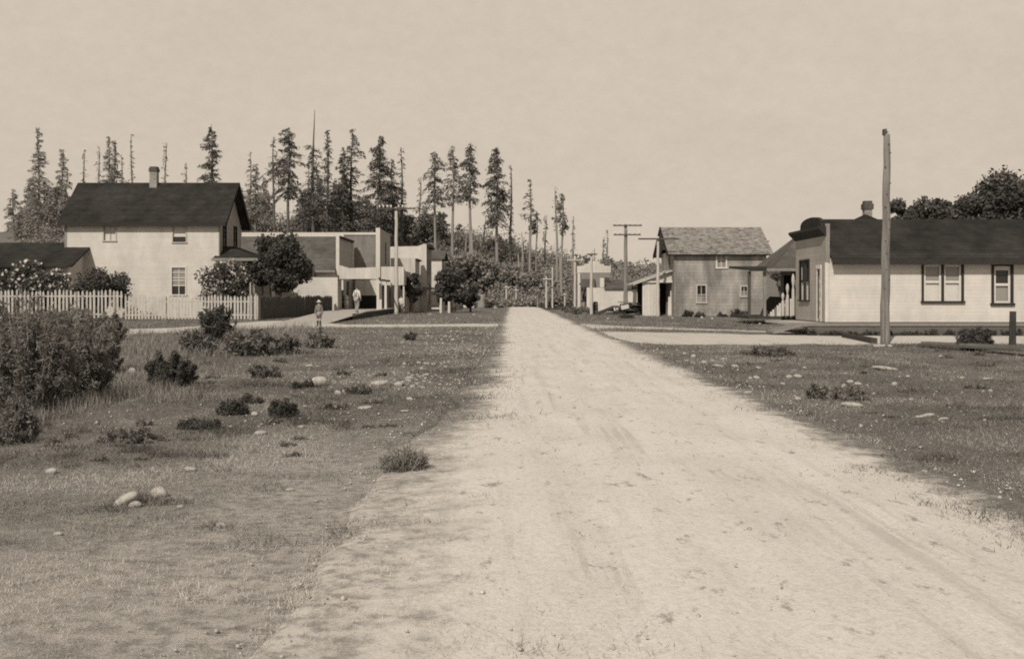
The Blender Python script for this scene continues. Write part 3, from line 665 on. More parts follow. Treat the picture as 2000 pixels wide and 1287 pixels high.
broadleaf('brush_tree', 1035, 600, 535, 34, 149, 'low rounded brush tree right of the road end', 'tree', nl=5000, ls=.36, trunkh=.1, mat=W['brushleaf'], seed=15)
broadleaf('brush_tree', 1105, 600, 540, 30, 153, 'low brush tree between the poles left of the false front', 'tree', nl=4000, ls=.36, trunkh=.1, mat=W['brushleaf'], seed=16)
# dark trees behind the right hand house
for (px, top, hw, sd, lab) in [(1768, 405, 26, 21, 'spiky dark tree top just right of the tall bare pole'), (1818, 402, 34, 22, 'low dark tree in the middle of the row behind the right roof'),
                               (1868, 398, 30, 25, 'dark tree filling the dip behind the right roof'), (1912, 375, 38, 23, 'large dark tree stepping up behind the right roof'), (1985, 338, 62, 24, 'tallest dark tree at the right edge behind the roof'), (2075, 350, 50, 26, 'dark tree beyond the right edge of the roof')]:
    broadleaf('dark_tree', px, 600, top - (32 if px < 1900 else 12), hw * 1.6, 95, lab, 'tree', nl=13000, ls=.24, trunkh=.2, lobes=30, seed=sd)
broadleaf('small_tree', 1524, 600, 488, 20, 110, 'pale small tree showing between the barn and the false front house', 'tree', nl=3500, ls=.2, trunkh=.15, mat=W['farleaf'], seed=31)
# foreground weeds and bushes: stems with small leaves
def weed(px, base, hw, h, label, nst=40, leafs=60, ls=.05, mat=None,  name='weed_bush', group='rough bushes in the left foreground', sp=1.0, stem='twig'):
    d = D(base); x = X(px, d); g = gz(x, d); R = hw / F * d; H = h / F * d
    root = thing(name, label, 'bush', (x, d, g), group)
    st = MB(); cen = []; shd = []
    for k in range(nst):
        a = random.uniform(0, 2 * math.pi); r = R * math.sqrt(random.random()) * .75; bx = x + math.cos(a) * r * .8; by = d + math.sin(a) * r * .65
        hh = H * random.uniform(.3, 1.05) * (1 - .6 * (r / R) ** 2) * (1.28 if random.random() < .14 else 1); lx = math.cos(a) * r * .6 * sp + random.uniform(-.3, .3) * R * .5; ly = math.sin(a) * R * .3 + random.uniform(-.2, .2) * R
        zb = gz(bx, by) - .03
        p = [(bx, by, zb), (bx + lx * .4, by + ly * .4, zb + hh * .55), (bx + lx, by + ly, zb + hh)]
        st.tube(p, [.006 + .006 * H, .005 + .003 * H, .003], 4, False)
        m = int(leafs * 1.9 * random.choice([.25, .8, 1.0, 1.3])); t = RNG.random(m) ** .75 * .98 + .05
        q = np.stack([np.interp(t, [0, .55, 1], [c[i] for c in p]) for i in range(3)], 1)
        q += RNG.normal(size=(m, 3)) * np.array([.13, .13, .09]) * (R * .5 + .04) * (1.15 - .45 * t[:, None])
        q[:, 2] = np.maximum(q[:, 2], zb + .02); cen.append(q)
        shd.append(np.clip(RNG.random(m) * .55 + random.uniform(-.15, .25) + .3 * t, 0, 1))
    st.build('stems', W[stem], root)
    cen = np.concatenate(cen); v, f = leaves(cen, RNG.uniform(ls * .3, ls * .8, len(cen)), None, 4.0)
    npmesh('leaves', v, f, mat or W['bushleaf'], root, np.concatenate(shd)); return root
weed(60, 800, 85, 195, 'tallest tangled bush filling the left edge of the foreground', 229, 117, .032, stem='twigpale')
weed(150, 775, 66, 160, 'tangled bush right next to the tallest one at left', 189, 111, .034, stem='twigpale')
weed(203, 725, 36, 104, 'lighter weedy bush at the right end of the big left thicket', 121, 80, .04, stem='twigpale')
weed(45, 705, 60, 110, 'bush behind the tallest one close to the left part of the fence', 148, 74, .06, stem='twigpale')
weed(125, 690, 76, 94, 'wide weedy bush below the left picket fence', 162, 74, .06, stem='twigpale')
weed(208, 665, 34, 56, 'low bush ending the thicket beside the pale side path', 80, 80, .07)
weed(30, 850, 40, 90, 'dark low bush at the very left below the tallest one', 110, 130, .028)
weed(335, 752, 42, 66, 'round leafy bush standing alone in the left grass', 120, 130, .036, W['darkleaf'])
weed(425, 672, 36, 72, 'upright dark bush in front of the picket fence', 60, 70, .09, W['darkleaf'])
weed(385, 692, 36, 52, 'pale weedy bush left of the upright dark one', 40, 50, .08)
weed(485, 695, 48, 58, 'wide low bush right of the upright dark bush', 60, 60, .08)
weed(545, 690, 46, 52, 'wide low bush nearer to the child', 60, 60, .08)
weed(622, 680, 27, 36, 'small bush in the grass below the child', 40, 50, .07)
weed(520, 738, 28, 34, 'small dark weed clump left of the large boulder', 30, 50, .05)
weed(592, 757, 20, 22, 'small dark weed clump touching the large boulder', 30, 40, .04, W['darkleaf'])
weed(455, 808, 28, 36, 'dark weed clump on the edge of the ditch', 45, 60, .035, W['darkleaf'])
weed(490, 790, 24, 20, 'low weed strip along the ditch above another clump', 30, 50, .035, W['darkleaf'])
weed(552, 814, 26, 36, 'round dark weed clump below the large boulder', 50, 70, .03, W['darkleaf'])
weed(392, 835, 40, 22, 'low dark weeds in the ditch left of the clump', 50, 50, .035, W['darkleaf'])
weed(260, 862, 60, 24, 'low dark weeds at the left end of the ditch', 60, 50, .035)
weed(790, 922, 44, 56, 'tall grass tuft with dry stems at the left road edge', 190, 9, .018, W['bushleaf'], 'grass_tuft', None, 1.5, 'twigpale')
weed(700, 770, 26, 22, 'small weed tuft below the wide low rock', 30, 40, .04); weed(800, 665, 13, 20, 'tiny bush in the open grass right of the child', 25, 30, .05, W['darkleaf'])
weed(650, 800, 30, 14, 'low weeds in the turf right of the round dark clump', 30, 40, .03)
RG = 'weeds in the right hand grass'
weed(1510, 694, 40, 20, 'low grass mound left of the tall bare pole', 60, 40, .05, group=RG); weed(1595, 778, 22, 34, 'spiky weed clump in the middle of the right grass', 30, 30, .035, group=RG)
weed(1665, 780, 45, 28, 'low weeds behind the brick-shaped stone', 40, 40, .03, group=RG)
weed(1905, 684, 36, 46, 'dense squat dark bush near the right edge', 80, 100, .06, W['darkleaf'], group=RG)
for i, (px, b, h) in enumerate([(1343, 616, 14), (1387, 614, 18), (1437, 616, 18), (1455, 617, 12), (1366, 617, 10), (1410, 616, 8)]):
    weed(px, b + 3, 9, h, 'weed clump at the foot of the weathered barn wall', 20, 30, .14, W['darkleaf'], group='weeds along the barn wall')
weed(1500, 612, 7, 14, 'tiny dark bush beside the porch floor', 20, 30, .1, W['darkleaf'], group=RG)
weed(1225, 622, 14, 9, 'low dark weed patch in front of the lumber pile', 30, 30, .08, W['darkleaf'], group=RG)
for i in range(16):
    px = random.uniform(1095, 1160); weed(px, random.uniform(606, 614), random.uniform(5, 9), random.uniform(7, 12), 'low weed along the walk by the false front shop', 12, 14, .16, group='weeds along the far right walk')
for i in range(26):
    px = 1590 + i * 16 + random.uniform(-6, 6); weed(px, 655, random.uniform(9, 14), random.uniform(9, 15), 'low weeds darkened to stand in for the shadow along the plank walk skirt', 14, 22, .05, W['darkleaf'], group='weeds standing in for the plank walk shadow')  # dark weed band added where the walk's shadow falls on the grass
for i in range(34):
    px = random.uniform(60, 780); b_ = random.uniform(690, 900)
    if px < 900 - (b_ - 690) * .5: weed(px, b_, random.uniform(8, 20), random.uniform(7, 16), 'low ragged weed tuft in the left grass', 14, 26, .03, W['bushleaf'], 'weed_tuft', 'small weed tufts in the left grass', 1.6)
for i in range(16):
    b_ = random.uniform(690, 840); px = random.uniform(1330 + (b_ - 690) * 1.5, 1960); weed(px, b_, random.uniform(8, 20), random.uniform(6, 13), 'low ragged weed tuft in the right grass', 14, 26, .03, W['bushleaf'], 'weed_tuft', 'small weed tufts in the right grass', 1.6)
# ---------------------------------------------------------------- poles
def pole(px, base, top, wpx, label, arms=(), lean=0, mat='pole', d=None, ins=0, armmat='poledark', name='telegraph_pole', notch=False):
    d = d or D(base); x = X(px, d); g = gz(x, d); zt = Z(top, d); r = wpx / F * d / 2
    root = thing(name, label, 'pole', (x, d, g), 'telegraph poles along the street' if arms else None)
    n = 14; pts = [(x + lean * (k / n) + .012 * math.sin(k * 1.7), d, g - .3 + (zt - g + .3) * k / n) for k in range(n + 1)]
    MB().tube(pts, [r * (1.12 - .38 * k / n) for k in range(n + 1)], 12, True, .04).build('shaft', W[mat], root, True)
    if notch:
        MB().box(x + lean - r * .9, x + lean - r * .2, d - r * .6, d + r * .6, zt - .02, zt + .16).build('split_top', W['poledark'], root)
        for k in range(14):
            zz = g + 1.6 + k * .38 + random.uniform(-.1, .1); a = random.uniform(-.8, .8); xx = x + lean * (zz - g) / (zt - g) + a * r * .8
            MB().box(xx - .012, xx + .012, d - r * 1.05, d - r * .6, zz, zz + .03).build('spike', W['poledark'], root)
    for (ay, x0, x1) in arms:
        za = Z(ay, d); a = MB().box(X(x0, d), X(x1, d), d - r - .10, d - r, za - .055, za + .055).build('crossarm', W[armmat], root)
        if ins:
            for k in range(ins):
                xi = X(x0 + 3 + (x1 - x0 - 6) * k / (ins - 1), d)
                if abs(xi - x) < .16: continue
                MB().tube([(xi, d - r - .05, za + .055), (xi, d - r - .05, za + .14), (xi, d - r - .05, za + .28)], [.03, .07, .05], 6).build('insulator', W['porcelain'], a, True)
    return root
pole(1728, 672, 263, 17, 'tall bare weathered pole without crossarms standing in the right grass', lean=.07, notch=True, name='bare_pole')
pole(774, 614, 405, 7.5, 'pale telegraph pole with one long crossarm of insulators in front of the shops', [(408, 739, 812)], mat='polepale', ins=10)
pole(1222, 610, 438, 8, 'telegraph pole with two crossarms rising behind the lumber pile', [(441, 1197, 1253), (459, 1198, 1251)], mat='pole', ins=6, d=93)
pole(1285, 618, 462, 6.5, 'telegraph pole with one long crossarm beside the barn', [(467, 1246, 1326)], mat='polepale')
pole(1155, 614, 487, 6, 'pale pole standing in front of the stepped false front', [(497, 1146, 1166)], mat='polepale')
pole(1123, 610, 500, 5, 'pale telegraph pole with short crossarm at the left side of the stepped false front', [(508, 1107, 1140)], mat='polepale', armmat='polepale', d=99)
pole(1067, 603, 541, 4, 'short far telegraph pole with pale crossarm beyond the road end', [(545, 1060, 1078)], mat='polepale', armmat='polepale', d=125)
pole(1079, 603, 522, 3.4, 'thin bare pale pole just right of the short far telegraph pole', mat='polepale', d=126, name='bare_pole')
pole(1050, 601, 572, 3, 'short dark pole at the right side of the road end', [(573, 1046, 1054)], d=130)
pole(1103, 604, 573, 3, 'short pale pole near the far walk', [(575, 1099, 1107)], mat='polepale', d=124, armmat='polepale')
pole(989, 612, 558, 4, 'left of two small far telegraph poles directly beyond the road', [(561, 983, 994)], mat='polepale', d=138, armmat='polepale')
pole(1008, 612, 564, 3.4, 'right of two small far telegraph poles directly beyond the road', [(567, 1003, 1013)], mat='polepale', d=139, armmat='polepale')
# ---------------------------------------------------------------- two storey white house
def gable_roof(x0, x1, y0, yr, y1, ze, zr, mat, parent, t=.12, over=.0, extra=None):
    """ridge along X"""
    m = MB(); m.extrude([(x0, y0, ze), (x0, yr, zr), (x0, yr, zr - t), (x0, y0, ze - t)], (x1 - x0, 0, 0))
    m.extrude([(x0, y1, ze), (x0, y1, ze - t), (x0, yr, zr - t), (x0, yr, zr)], (x1 - x0, 0, 0))
    if extra:
        m.v += []; n = len(m.v); m.f += [tuple(i + n for i in f) for f in extra.f]; m.v += extra.v
    return m.build('roof', mat, parent)
hx0, hx1, hy0, hy1 = -29.4, -19.1, 72.0, 78.0; ze = 6.55; zr = 9.35
h = thing('white_house', 'white two storey clapboard house with dark gabled roof behind the picket fence', 'house', ((hx0 + hx1) / 2, 75, 0))
def hx(px): return X(px, hy0)
def hz_(py): return Z(py, hy0)
holes = [(hx(203), hx(226), hz_(470), hz_(432)), (hx(338), hx(363), hz_(473), hz_(434)), (hx(336), hx(362), hz_(575), hz_(523))]
wall_front(hx0, hx1, hy0, 0, ze - .1, W['white'], h, holes)
window(h, 'y', hy0, *holes[0], W['trimmid'], W['blind'], W['blind'], .07)
window(h, 'y', hy0, *holes[1], W['trimmid'], W['blind'], W['glass'], .07, mull=False, split=.28)
window(h, 'y', hy0, *holes[2], W['trimlight'], W['glasslight'], W['glass'], .09, split=.33)
m = MB()
for zf in (.52, .62, .82): m.box(holes[2][0], holes[2][1], hy0 + .04, hy0 + .075, holes[2][2] + (holes[2][3] - holes[2][2]) * zf - .03, holes[2][2] + (holes[2][3] - holes[2][2]) * zf + .03)
m.build('glazing_bars', W['trimlight'], h)
gh = [(73.0, 73.75, 4.7, 6.3), (75.9, 76.7, 4.7, 6.3)]
wall_side(hx1, hy0 + .14, hy1, 0, ze - .1, W['greywall'], h, gh)  # shade of this white gable is put into the greyer siding
for g_ in gh: window(h, 'x', hx1, *g_, W['trimdark'], W['glass'], W['glass'], .09, sgn=1)
MB().extrude([(hx1, hy0 + .14, ze - .1), (hx1, hy1, ze - .1), (hx1, 75, zr - .2)], (-.14, 0, 0)).build('gable', W['greywall'], h)
wall_side(hx0, hy0 + .14, hy1, 0, ze - .1, W['white'], h, (), s=1)
MB().extrude([(hx0, hy0 + .14, ze - .1), (hx0, hy1, ze - .1), (hx0, 75, zr - .2)], (.14, 0, 0)).build('gable', W['white'], h)
wall_front(hx0 + .14, hx1 - .14, hy1 - .14, 0, ze - .1, W['white'], h, ())
rf = gable_roof(hx0 - .35, hx1 + .55, hy0 - .42, 75, hy1 + .42, ze - .18, zr, W['darkroof'], h, .16)
chimney(rf, X(303, 75), 74.8, zr - .5, Z(327, 75), .5, W['brick'])
MB().box(hx0 - .35, hx1 + .55, hy0 - .47, hy0 - .425, ze - .42, ze - .2).build('fascia', W['trimdark'], h)
m = MB(); m.beam((hx1 + .60, hy0 - .45, ze - .28), (hx1 + .60, 75, zr - .08), .05, .24); m.beam((hx1 + .60, hy1 + .45, ze - .28), (hx1 + .60, 75, zr - .08), .05, .24); m.build('bargeboard', W['trimdark'], h)
MB().box(hx1 - .02, hx1 + .05, hy0 - .03, hy0 + .14, 0, ze - .3).box(hx0 - .04, hx0 + .1, hy0 - .03, hy0 - .001, 0, ze - .3).build('corner_board', W['trimgrey'], h)
MB().box(hx1 + .003, hx1 + .05, hy1 - .2, hy1, 0, ze - .3).build('corner_board', W['trimlight'], h)
# hipped porch on the road side
px0, px1, py0, py1 = hx1, hx1 + 2.4, 71.9, 77.2; zp = 3.95; zq = Z(482, 74)
pr = MB().add([(px0 - .35, py0 - .35, zp), (px1 + .3, py0 - .35, zp), (px1 + .3, py1 + .3, zp), (px0 - .0, py1 + .3, zp), (px0 + .05, py0 + 1.5, zq), (px0 + .05, py1 - 1.5, zq), (px0 + .5, py0 + 1.7, zq), (px0 + .5, py1 - 1.7, zq)],
              [(0, 1, 6, 4), (1, 2, 7, 6), (2, 3, 5, 7), (4, 6, 7, 5), (0, 4, 5, 3), (0, 3, 2, 1)]).build('porch_roof', W['darkroof'], h)
MB().box(px0 - .38, px1 + .33, py0 - .40, py0 - .351, zp - .16, zp + .03).box(px1 + .301, px1 + .34, py0 - .4, py1 + .3, zp - .16, zp + .03).build('porch_fascia', W['trimgrey'], pr)
MB().box(px0 + .02, px1, py0, py1, .2, .35).build('porch_floor', W['plankside'], h)
for yy in (py0 + .1, 74.6, py1 - .1): MB().box(px1 - .15, px1, yy, yy + .12, .35, zp - .01).build('porch_post', W['trimgrey'], h)
MB().box(hx1 + .003, hx1 + .04, 74.1, 75.1, .36, 2.5).build('door', W['darkwood'], h)
# low wing at the left end
wing = thing('low_wing', 'low dark-roofed side wing standing at the left end of the white house', 'outbuilding', (-33, 71, 0))
wall_front(-45, -29.7, 70.6, 0, 3.4, W['darkwood'], wing, [(-36.5, -35.5, 1.2, 2.5)]); window(wing, 'y', 70.6, -36.5, -35.5, 1.2, 2.5, W['trimlight'], W['glass'], W['glass'])
MB().extrude([(-45.4, 70.2, 3.45), (-45.4, 73.5, Z(474, 73.5)), (-45.4, 73.5, Z(474, 73.5) - .15), (-45.4, 70.2, 3.3)], (15.6, 0, 0)).build('roof', W['darkroof'], wing)
MB().box(-44.8, -29.8, 70.9, 73.4, 0, 3.2).build('rear_wall', W['drab'], wing)
lt = thing('lean_to', 'small pale lean-to entry with sloping roof at the front left corner of the white house', 'outbuilding', (-29.5, 70.5, 0))
MB().extrude([(-28.15, 69.4, 0), (-28.15, 71.99, 0), (-28.15, 71.99, 4.5), (-28.15, 69.4, 3.45)], (-1.5, 0, 0)).build('wall', W['white'], lt)
MB().extrude([(-31.2, 69.0, 3.42), (-31.2, 71.98, 4.72), (-31.2, 71.98, 4.6), (-31.2, 69.0, 3.3)], (3.45, 0, 0)).build('roof', W['darkroof'], lt)
MB().box(-29.3, -28.5, 69.36, 69.397, .1, 2.1).build('door', W['trimlight'], lt)
# picket fences
def picket_fence(pts, spacing, top, bot, label, mat, wd, wire=None, gap=None, dark=False, post=True):
    a = Vector((pts[0][0], pts[0][1], 0)); b = Vector((pts[1][0], pts[1][1], 0)); L = (b - a).length; u = (b - a) / L; nrm = Vector((u.y, -u.x, 0))
    root = thing('picket_fence', label, 'fence', tuple(a))
    n = int(L / spacing); bb = MB()
    for k in range(n + 1):
        p = a + u * (k * spacing + random.uniform(-.012, .012)); t = top + random.uniform(-.05, .05) + (random.uniform(-.12, .04) if random.random() < .12 else 0)
        t += .04 * math.sin(k * .5); w = wd * random.uniform(.85, 1.1) / 2; le = u * random.uniform(-.025, .025)
        q = p + nrm * .03
        poly = [q - u * w + Vector((0, 0, bot)), q + u * w + Vector((0, 0, bot)), q + u * w + le + Vector((0, 0, t - .12)), q + le + Vector((0, 0, t)), q - u * w + le + Vector((0, 0, t - .12))]
        m = MB().extrude(poly, -nrm * .02); m.build('picket', mat, root)
    for zz in (bot + .25, top - .38): MB().beam(a + Vector((0, 0, zz)), b + Vector((0, 0, zz)), .04, .08).build('rail', mat, root)
    k = 0
    while k * 2.4 < L and post:
        p = a + u * (k * 2.4) - nrm * .07; MB().box(p.x - .05, p.x + .05, p.y - .05, p.y + .05, 0, top - .1).build('post', mat, root); k += 1
    return root
picket_fence([(X(-5, 66), 66), (X(240, 66), 66)], .238, 1.83, .1, 'left picket fence with wide gaps in front of dark shrubs', W['picket'], .12)
picket_fence([(X(246, 65.2), 65.2), (X(507, 65.2), 65.2)], .200, 1.50, .06, 'whitewashed picket fence in front of the white house wall', W['picket'], .115)
f3 = (X(509, 65.1), 65.1)
picket_fence([(f3[0], f3[1]), (-12.75, 79.5)], .17, 1.48, .04, 'dark unpainted close-boarded picket fence running back towards the shops', W['picketdark'], .15)
for px, t in ((489, 552), (500, 573)):
    x = X(px, 64.9); o = thing('fence_post', 'tall thin pale post rising above the pickets near the fence corner' if px == 489 else 'shorter pale post at the fence corner', 'post', (x, 64.9, 0)); MB().tube([(x, 64.9, -.1), (x, 64.9, Z(t, 64.9))], [.045, .035], 7).build('shaft', W['picket'], o)
# ---------------------------------------------------------------- left shops
A = thing('shop_building', 'long white shop with grey gabled roof and false front beside the dark fence', 'shop', (-17, 84, 0))
ax1 = -12.4
wall_front(-26, ax1, 80, 0, 3.4, W['white'], A, ())
rA = gable_roof(-26.4, ax1 - .13, 79.65, 84, 88.1, 3.40, 6.1, W['midroof'], A, .14)
MB().box(-26.4, ax1 - .13, 83.9, 84.1, 6.08, 6.28).build('ridge_board', W['trimlight'], rA)
MB().box(-26.4, ax1 - .13, 79.6, 79.648, 3.2, 3.38).build('fascia', W['trimgrey'], rA)
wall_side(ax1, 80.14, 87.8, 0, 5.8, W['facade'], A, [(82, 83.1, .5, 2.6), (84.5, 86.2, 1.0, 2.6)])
MB().box(ax1 - .12, ax1 + .12, 79.94, 80.139, 3.0, 5.98).build('false_front_edge', W['trimlight'], A)
MB().box(ax1 - .12, ax1 + .12, 87.5, 87.72, 3.4, 5.95).build('false_front_edge', W['trimlight'], A)
MB().box(ax1 - .1, ax1 + .2, 80.15, 87.49, 5.8, 5.93).build('cornice', W['trimdark'], A)
MB().box(ax1 - .1, ax1 - .07, 82, 83.1, .5, 2.6).build('door', W['darkwood'], A); MB().box(ax1 - .1, ax1 - .07, 84.5, 86.2, 1.0, 2.6).build('pane', W['glass'], A)
wall_front(-26, ax1 - .14, 88.0, 0, 3.4, W['drab'], A, ())
# its canopy over the walk
cn = thing('shop_canopy', 'white boarded canopy on posts over the boardwalk with the man underneath', 'canopy', (-10.8, 82, 0), 'canopies over the boardwalk')
MB().extrude([(ax1 + .15, 79.8, Z(545, 80)), (X(740, 80), 79.8, Z(545, 80)), (X(740, 80), 79.8, Z(522, 80)), (-11.5, 79.8, Z(524, 80)), (ax1 + .15, 79.8, Z(518, 80))], (0, .08, 0)).build('fascia', W['white_v'], cn)
MB().box(ax1 + .15, X(740, 80), 79.89, 81.0, 2.75, 2.85).build('canopy_roof', W['drab'], cn)
MB().box(X(740, 80) - .06, X(740, 80), 79.89, 88, 2.6, 2.74).build('side_beam', W['trimdark'], cn)
for px in (735.5, 744.5, 754.5):
    yy = 79.85 if px < 740 else X(740, 80) * F / (px - VX) * (-1) * -1
    xx = X(740, 80) - .06; MB().box(xx - .09, xx + .09, yy, yy + .14, .4, 2.74 if px > 740 else 2.71).build('post', W['trimlight'], cn)
MB().box(-12.1, -11.97, 79.9, 80.04, 1.9, 2.72).build('hanging_sign', W['trimlight'], cn)
B = thing('shop_building', 'tall unpainted shop with white-edged false front between the canopies', 'shop', (-12, 92, 0))
bx1 = -10.3
wall_front(-26, bx1 - .0, 88.3, 0, Z(459, 88.3), W['drab'], B, ())
MB().box(-26, bx1 - .13, 88.22, 88.5, Z(459, 88.3) + .003, Z(459, 88.3) + .2).build('coping', W['trimlight'], B)
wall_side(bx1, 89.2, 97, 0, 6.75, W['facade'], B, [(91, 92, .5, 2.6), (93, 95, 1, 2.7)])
MB().box(bx1 - .22, bx1 + .12, 88.0, 88.19, 2.8, 7.02).build('false_front_edge', W['trimlight'], B)
MB().extrude([(bx1, 89.2, 6.755), (bx1, 97, 6.755), (bx1, 97, 7.0), (bx1, 89.2, 7.0)], (-.14, 0, 0)).build('parapet', W['facade'], B)
MB().box(bx1 + .003, bx1 + .05, 93, 93.3, 4.2, 6.1).build('shutter', W['trimdark'], B)
MB().box(-26, bx1 - .15, 88.6, 96.9, .0, 5.6).build('rear_wall', W['drab'], B)
MB().box(bx1 - .1, bx1 - .07, 91, 92, .5, 2.6).box(bx1 - .1, bx1 - .07, 93, 95, 1, 2.7).build('pane', W['glass'], B)
wh = thing('board_partition', 'white boarded panel behind the man under the first canopy', 'partition', (-10.5, 86, 0))
MB().box(X(694, 86.5), X(737, 86.5), 86.5, 86.58, Z(577, 86.5), Z(547, 86.5)).build('panel', W['white_v'], wh)
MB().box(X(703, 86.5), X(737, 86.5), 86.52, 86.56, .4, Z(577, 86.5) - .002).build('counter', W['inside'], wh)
MB().box(X(694, 86.5), X(694, 86.5) + .1, 86.5, 86.58, .4, Z(577, 86.5) - .002).build('leg', W['trimlight'], wh)
br = thing('barrel', 'pale upright barrel by the shop wall under the first canopy', 'barrel', (X(676, 83), 83, .42))
MB().tube([(X(676, 83), 83, .42), (X(676, 83), 83, .75), (X(676, 83), 83, 1.1), (X(676, 83), 83, 1.45), (X(676, 83), 83, 1.5)], [.16, .2, .21, .17, .1], 12).build('staves', W['trimlight'], br, True)
MB().tube([(X(676, 83), 83, .7), (X(676, 83), 83, .74)], [.208, .208], 12).tube([(X(676, 83), 83, 1.15), (X(676, 83), 83, 1.19)], [.212, .212], 12).build('hoop', W['trimdark'], br)
c2 = thing('shop_canopy', 'second white boarded canopy with grey shaded end behind the telegraph pole', 'canopy', (-9.4, 90, 0), 'canopies over the boardwalk')
cx0, cx1 = -10.3, X(789, 88.2)
MB().box(cx0, cx1, 88.2, 88.28, Z(557, 88.2), Z(521, 88.2)).build('fascia', W['white_v'], c2)
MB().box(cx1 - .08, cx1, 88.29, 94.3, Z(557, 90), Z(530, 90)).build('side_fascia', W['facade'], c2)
MB().box(bx1 + .18, cx1 - .09, 88.29, 94.3, 2.5, 2.6).build('canopy_roof', W['drab'], c2)
for yy in (88.3, 91, 94): MB().box(cx1 - .1, cx1 + .02, yy, yy + .12, .1, Z(557, 90) - .01).build('post', W['trimlight'], c2)
SB = thing('shop_building', 'small shop with white side wall and grey front behind the narrow dark tree', 'shop', (-9, 96, 0))
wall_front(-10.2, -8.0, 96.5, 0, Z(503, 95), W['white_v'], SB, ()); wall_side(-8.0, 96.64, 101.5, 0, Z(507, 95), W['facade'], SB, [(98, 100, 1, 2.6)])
MB().box(-8.1, -7.8, 96.6, 101.5, Z(507, 95) + .003, Z(507, 95) + .14).build('cornice', W['trimdark'], SB); MB().box(-8.1, -8.07, 98, 100, 1, 2.6).build('pane', W['glass'], SB)
MB().box(-10.1, -8.15, 96.7, 101.4, 0, 4).build('rear_wall', W['drab'], SB)
Cb = thing('shop_building', 'white two storey shop with parapet rising to its right corner', 'shop', (-9, 103, 0))
cx = X(833, 102)
MB().extrude([(-13, 102, 0), (cx, 102, 0), (cx, 102, Z(477, 102)), (cx - .25, 102, Z(476, 102)), (cx - .8, 102, Z(481, 102)), (-13, 102, Z(483, 102))], (0, .14, 0)).build('wall', W['white'], Cb)
wall_side(cx, 102.15, 109, 0, Z(483, 102), W['drab'], Cb, [(103.5, 104.3, 3.5, 5), (106, 106.8, 3.5, 5), (103.5, 107, .6, 2.6)])
MB().box(cx - .1, cx - .07, 103.4, 107, .5, 5.1).build('pane', W['glass'], Cb); MB().box(cx - .1, cx + .35, 102.15, 109, Z(483, 102) + .003, Z(483, 102) + .22).build('cornice', W['trimdark'], Cb)
MB().box(-12.9, cx - .15, 102.2, 108.9, 0, 5.6).build('rear_wall', W['drab'], Cb)
MB().box(-13, cx + 1.2, 100.2, 101.9, Z(563, 101), Z(561, 101)).build('awning', W['trimgrey'], Cb)
MB().box(cx + .02, cx + .95, 101.9, 101.95, Z(566, 101), Z(563, 101) - .01).build('valance', W['trimlight'], Cb)
Db = thing('shop_building', 'farthest white shop wall showing just left of the leafy roadside tree', 'shop', (-7.5, 117, 0))
wall_front(-13, X(863, 116), 116, 0, Z(504, 116), W['white'], Db, [(-8, -7, .2, 2)]); MB().box(-8, -7, 116.08, 116.1, .2, 2).build('door', W['darkwood'], Db)
MB().box(-12.9, X(863, 116) - .02, 116.15, 124, 0, 5).build('rear_wall', W['drab'], Db); gable_roof(-13.2, X(863, 116) + .3, 115.7, 120, 124.3, Z(504, 116), 6.5, W['midroof'], Db)
MB().box(X(842, 113), X(860, 113), 113, 113.1, Z(596, 113), Z(577, 113)).build('notice_board', W['trimlight'], Db)
# boardwalk on the left
bwk = thing('boardwalk', 'raised plank boardwalk with ramp in front of the left shops', 'boardwalk', (-11, 75, 0))
zz = .44
MB().extrude([(-12.1, 56, .02), (-12.1, 72, zz), (-12.1, 112, zz), (-12.1, 112, zz - .07), (-12.1, 72, zz - .07), (-12.1, 56, .0)], (2.85, 0, 0)).build('deck', W['plank'], bwk)
MB().box(-9.34, -9.28, 66, 112, .02, zz - .075).build('skirt', W['darkwood'], bwk)
for k in range(10): MB().box(-9.5, -9.36, 68 + k * 4.4, 68.15 + k * 4.4, -.05, .26).build('post', W['darkwood'], bwk)
# small roadside things far left of the road
def posts(px, base, top, w, label, name='fence_post', mat='trimlight', d=None):
    d = d or D(base); x = X(px, d); o = thing(name, label, 'post', (x, d, gz(x, d)), None); r = w / F * d / 2
    MB().tube([(x, d, -.1), (x + .02, d, Z(top, d))], [r, r * .85], 7, True, .05).build('shaft', W[mat], o); return o
posts(861, 611, 582, 5, 'pale post just left of the leafy roadside tree', d=91); posts(866, 611, 590, 3, 'shorter pale post touching the taller one by the leafy tree', d=91.5)
posts(877, 611, 589, 5.5, 'thick pale post under the leafy roadside tree', d=91)
posts(791, 606, 583, 3, 'thin pale post behind the telegraph pole', d=93); posts(796, 606, 590, 3, 'leaning pale post right of the thin one', d=92)
o = thing('wooden_trough', 'white painted box trough beyond the leafy tree by the road', 'trough', (X(915, 108), 108, 0))
d = 108; MB().box(X(905, d), X(926, d), d, d + .6, .25, Z(596, d)).build('box', W['trimlight'], o, bevel=.02); MB().box(X(907, d), X(908.5, d), d + .1, d + .4, -.1, .249).box(X(922, d), X(923.5, d), d + .1, d + .4, -.1, .249).build('legs', W['trimgrey'], o)
o = thing('tree_stump', 'large pale old-growth stump at the foot of the slope left of the road end', 'stump', (X(940, 128), 128, 0)); d = 128; x = X(940, d)
MB().tube([(x, d, -.2), (x, d, .3), (x, d, 1.0), (x + .05, d, Z(575, d))], [.62, .48, .4, .38], 14, True, .06).build('trunk', W['barkpale'], o, True)
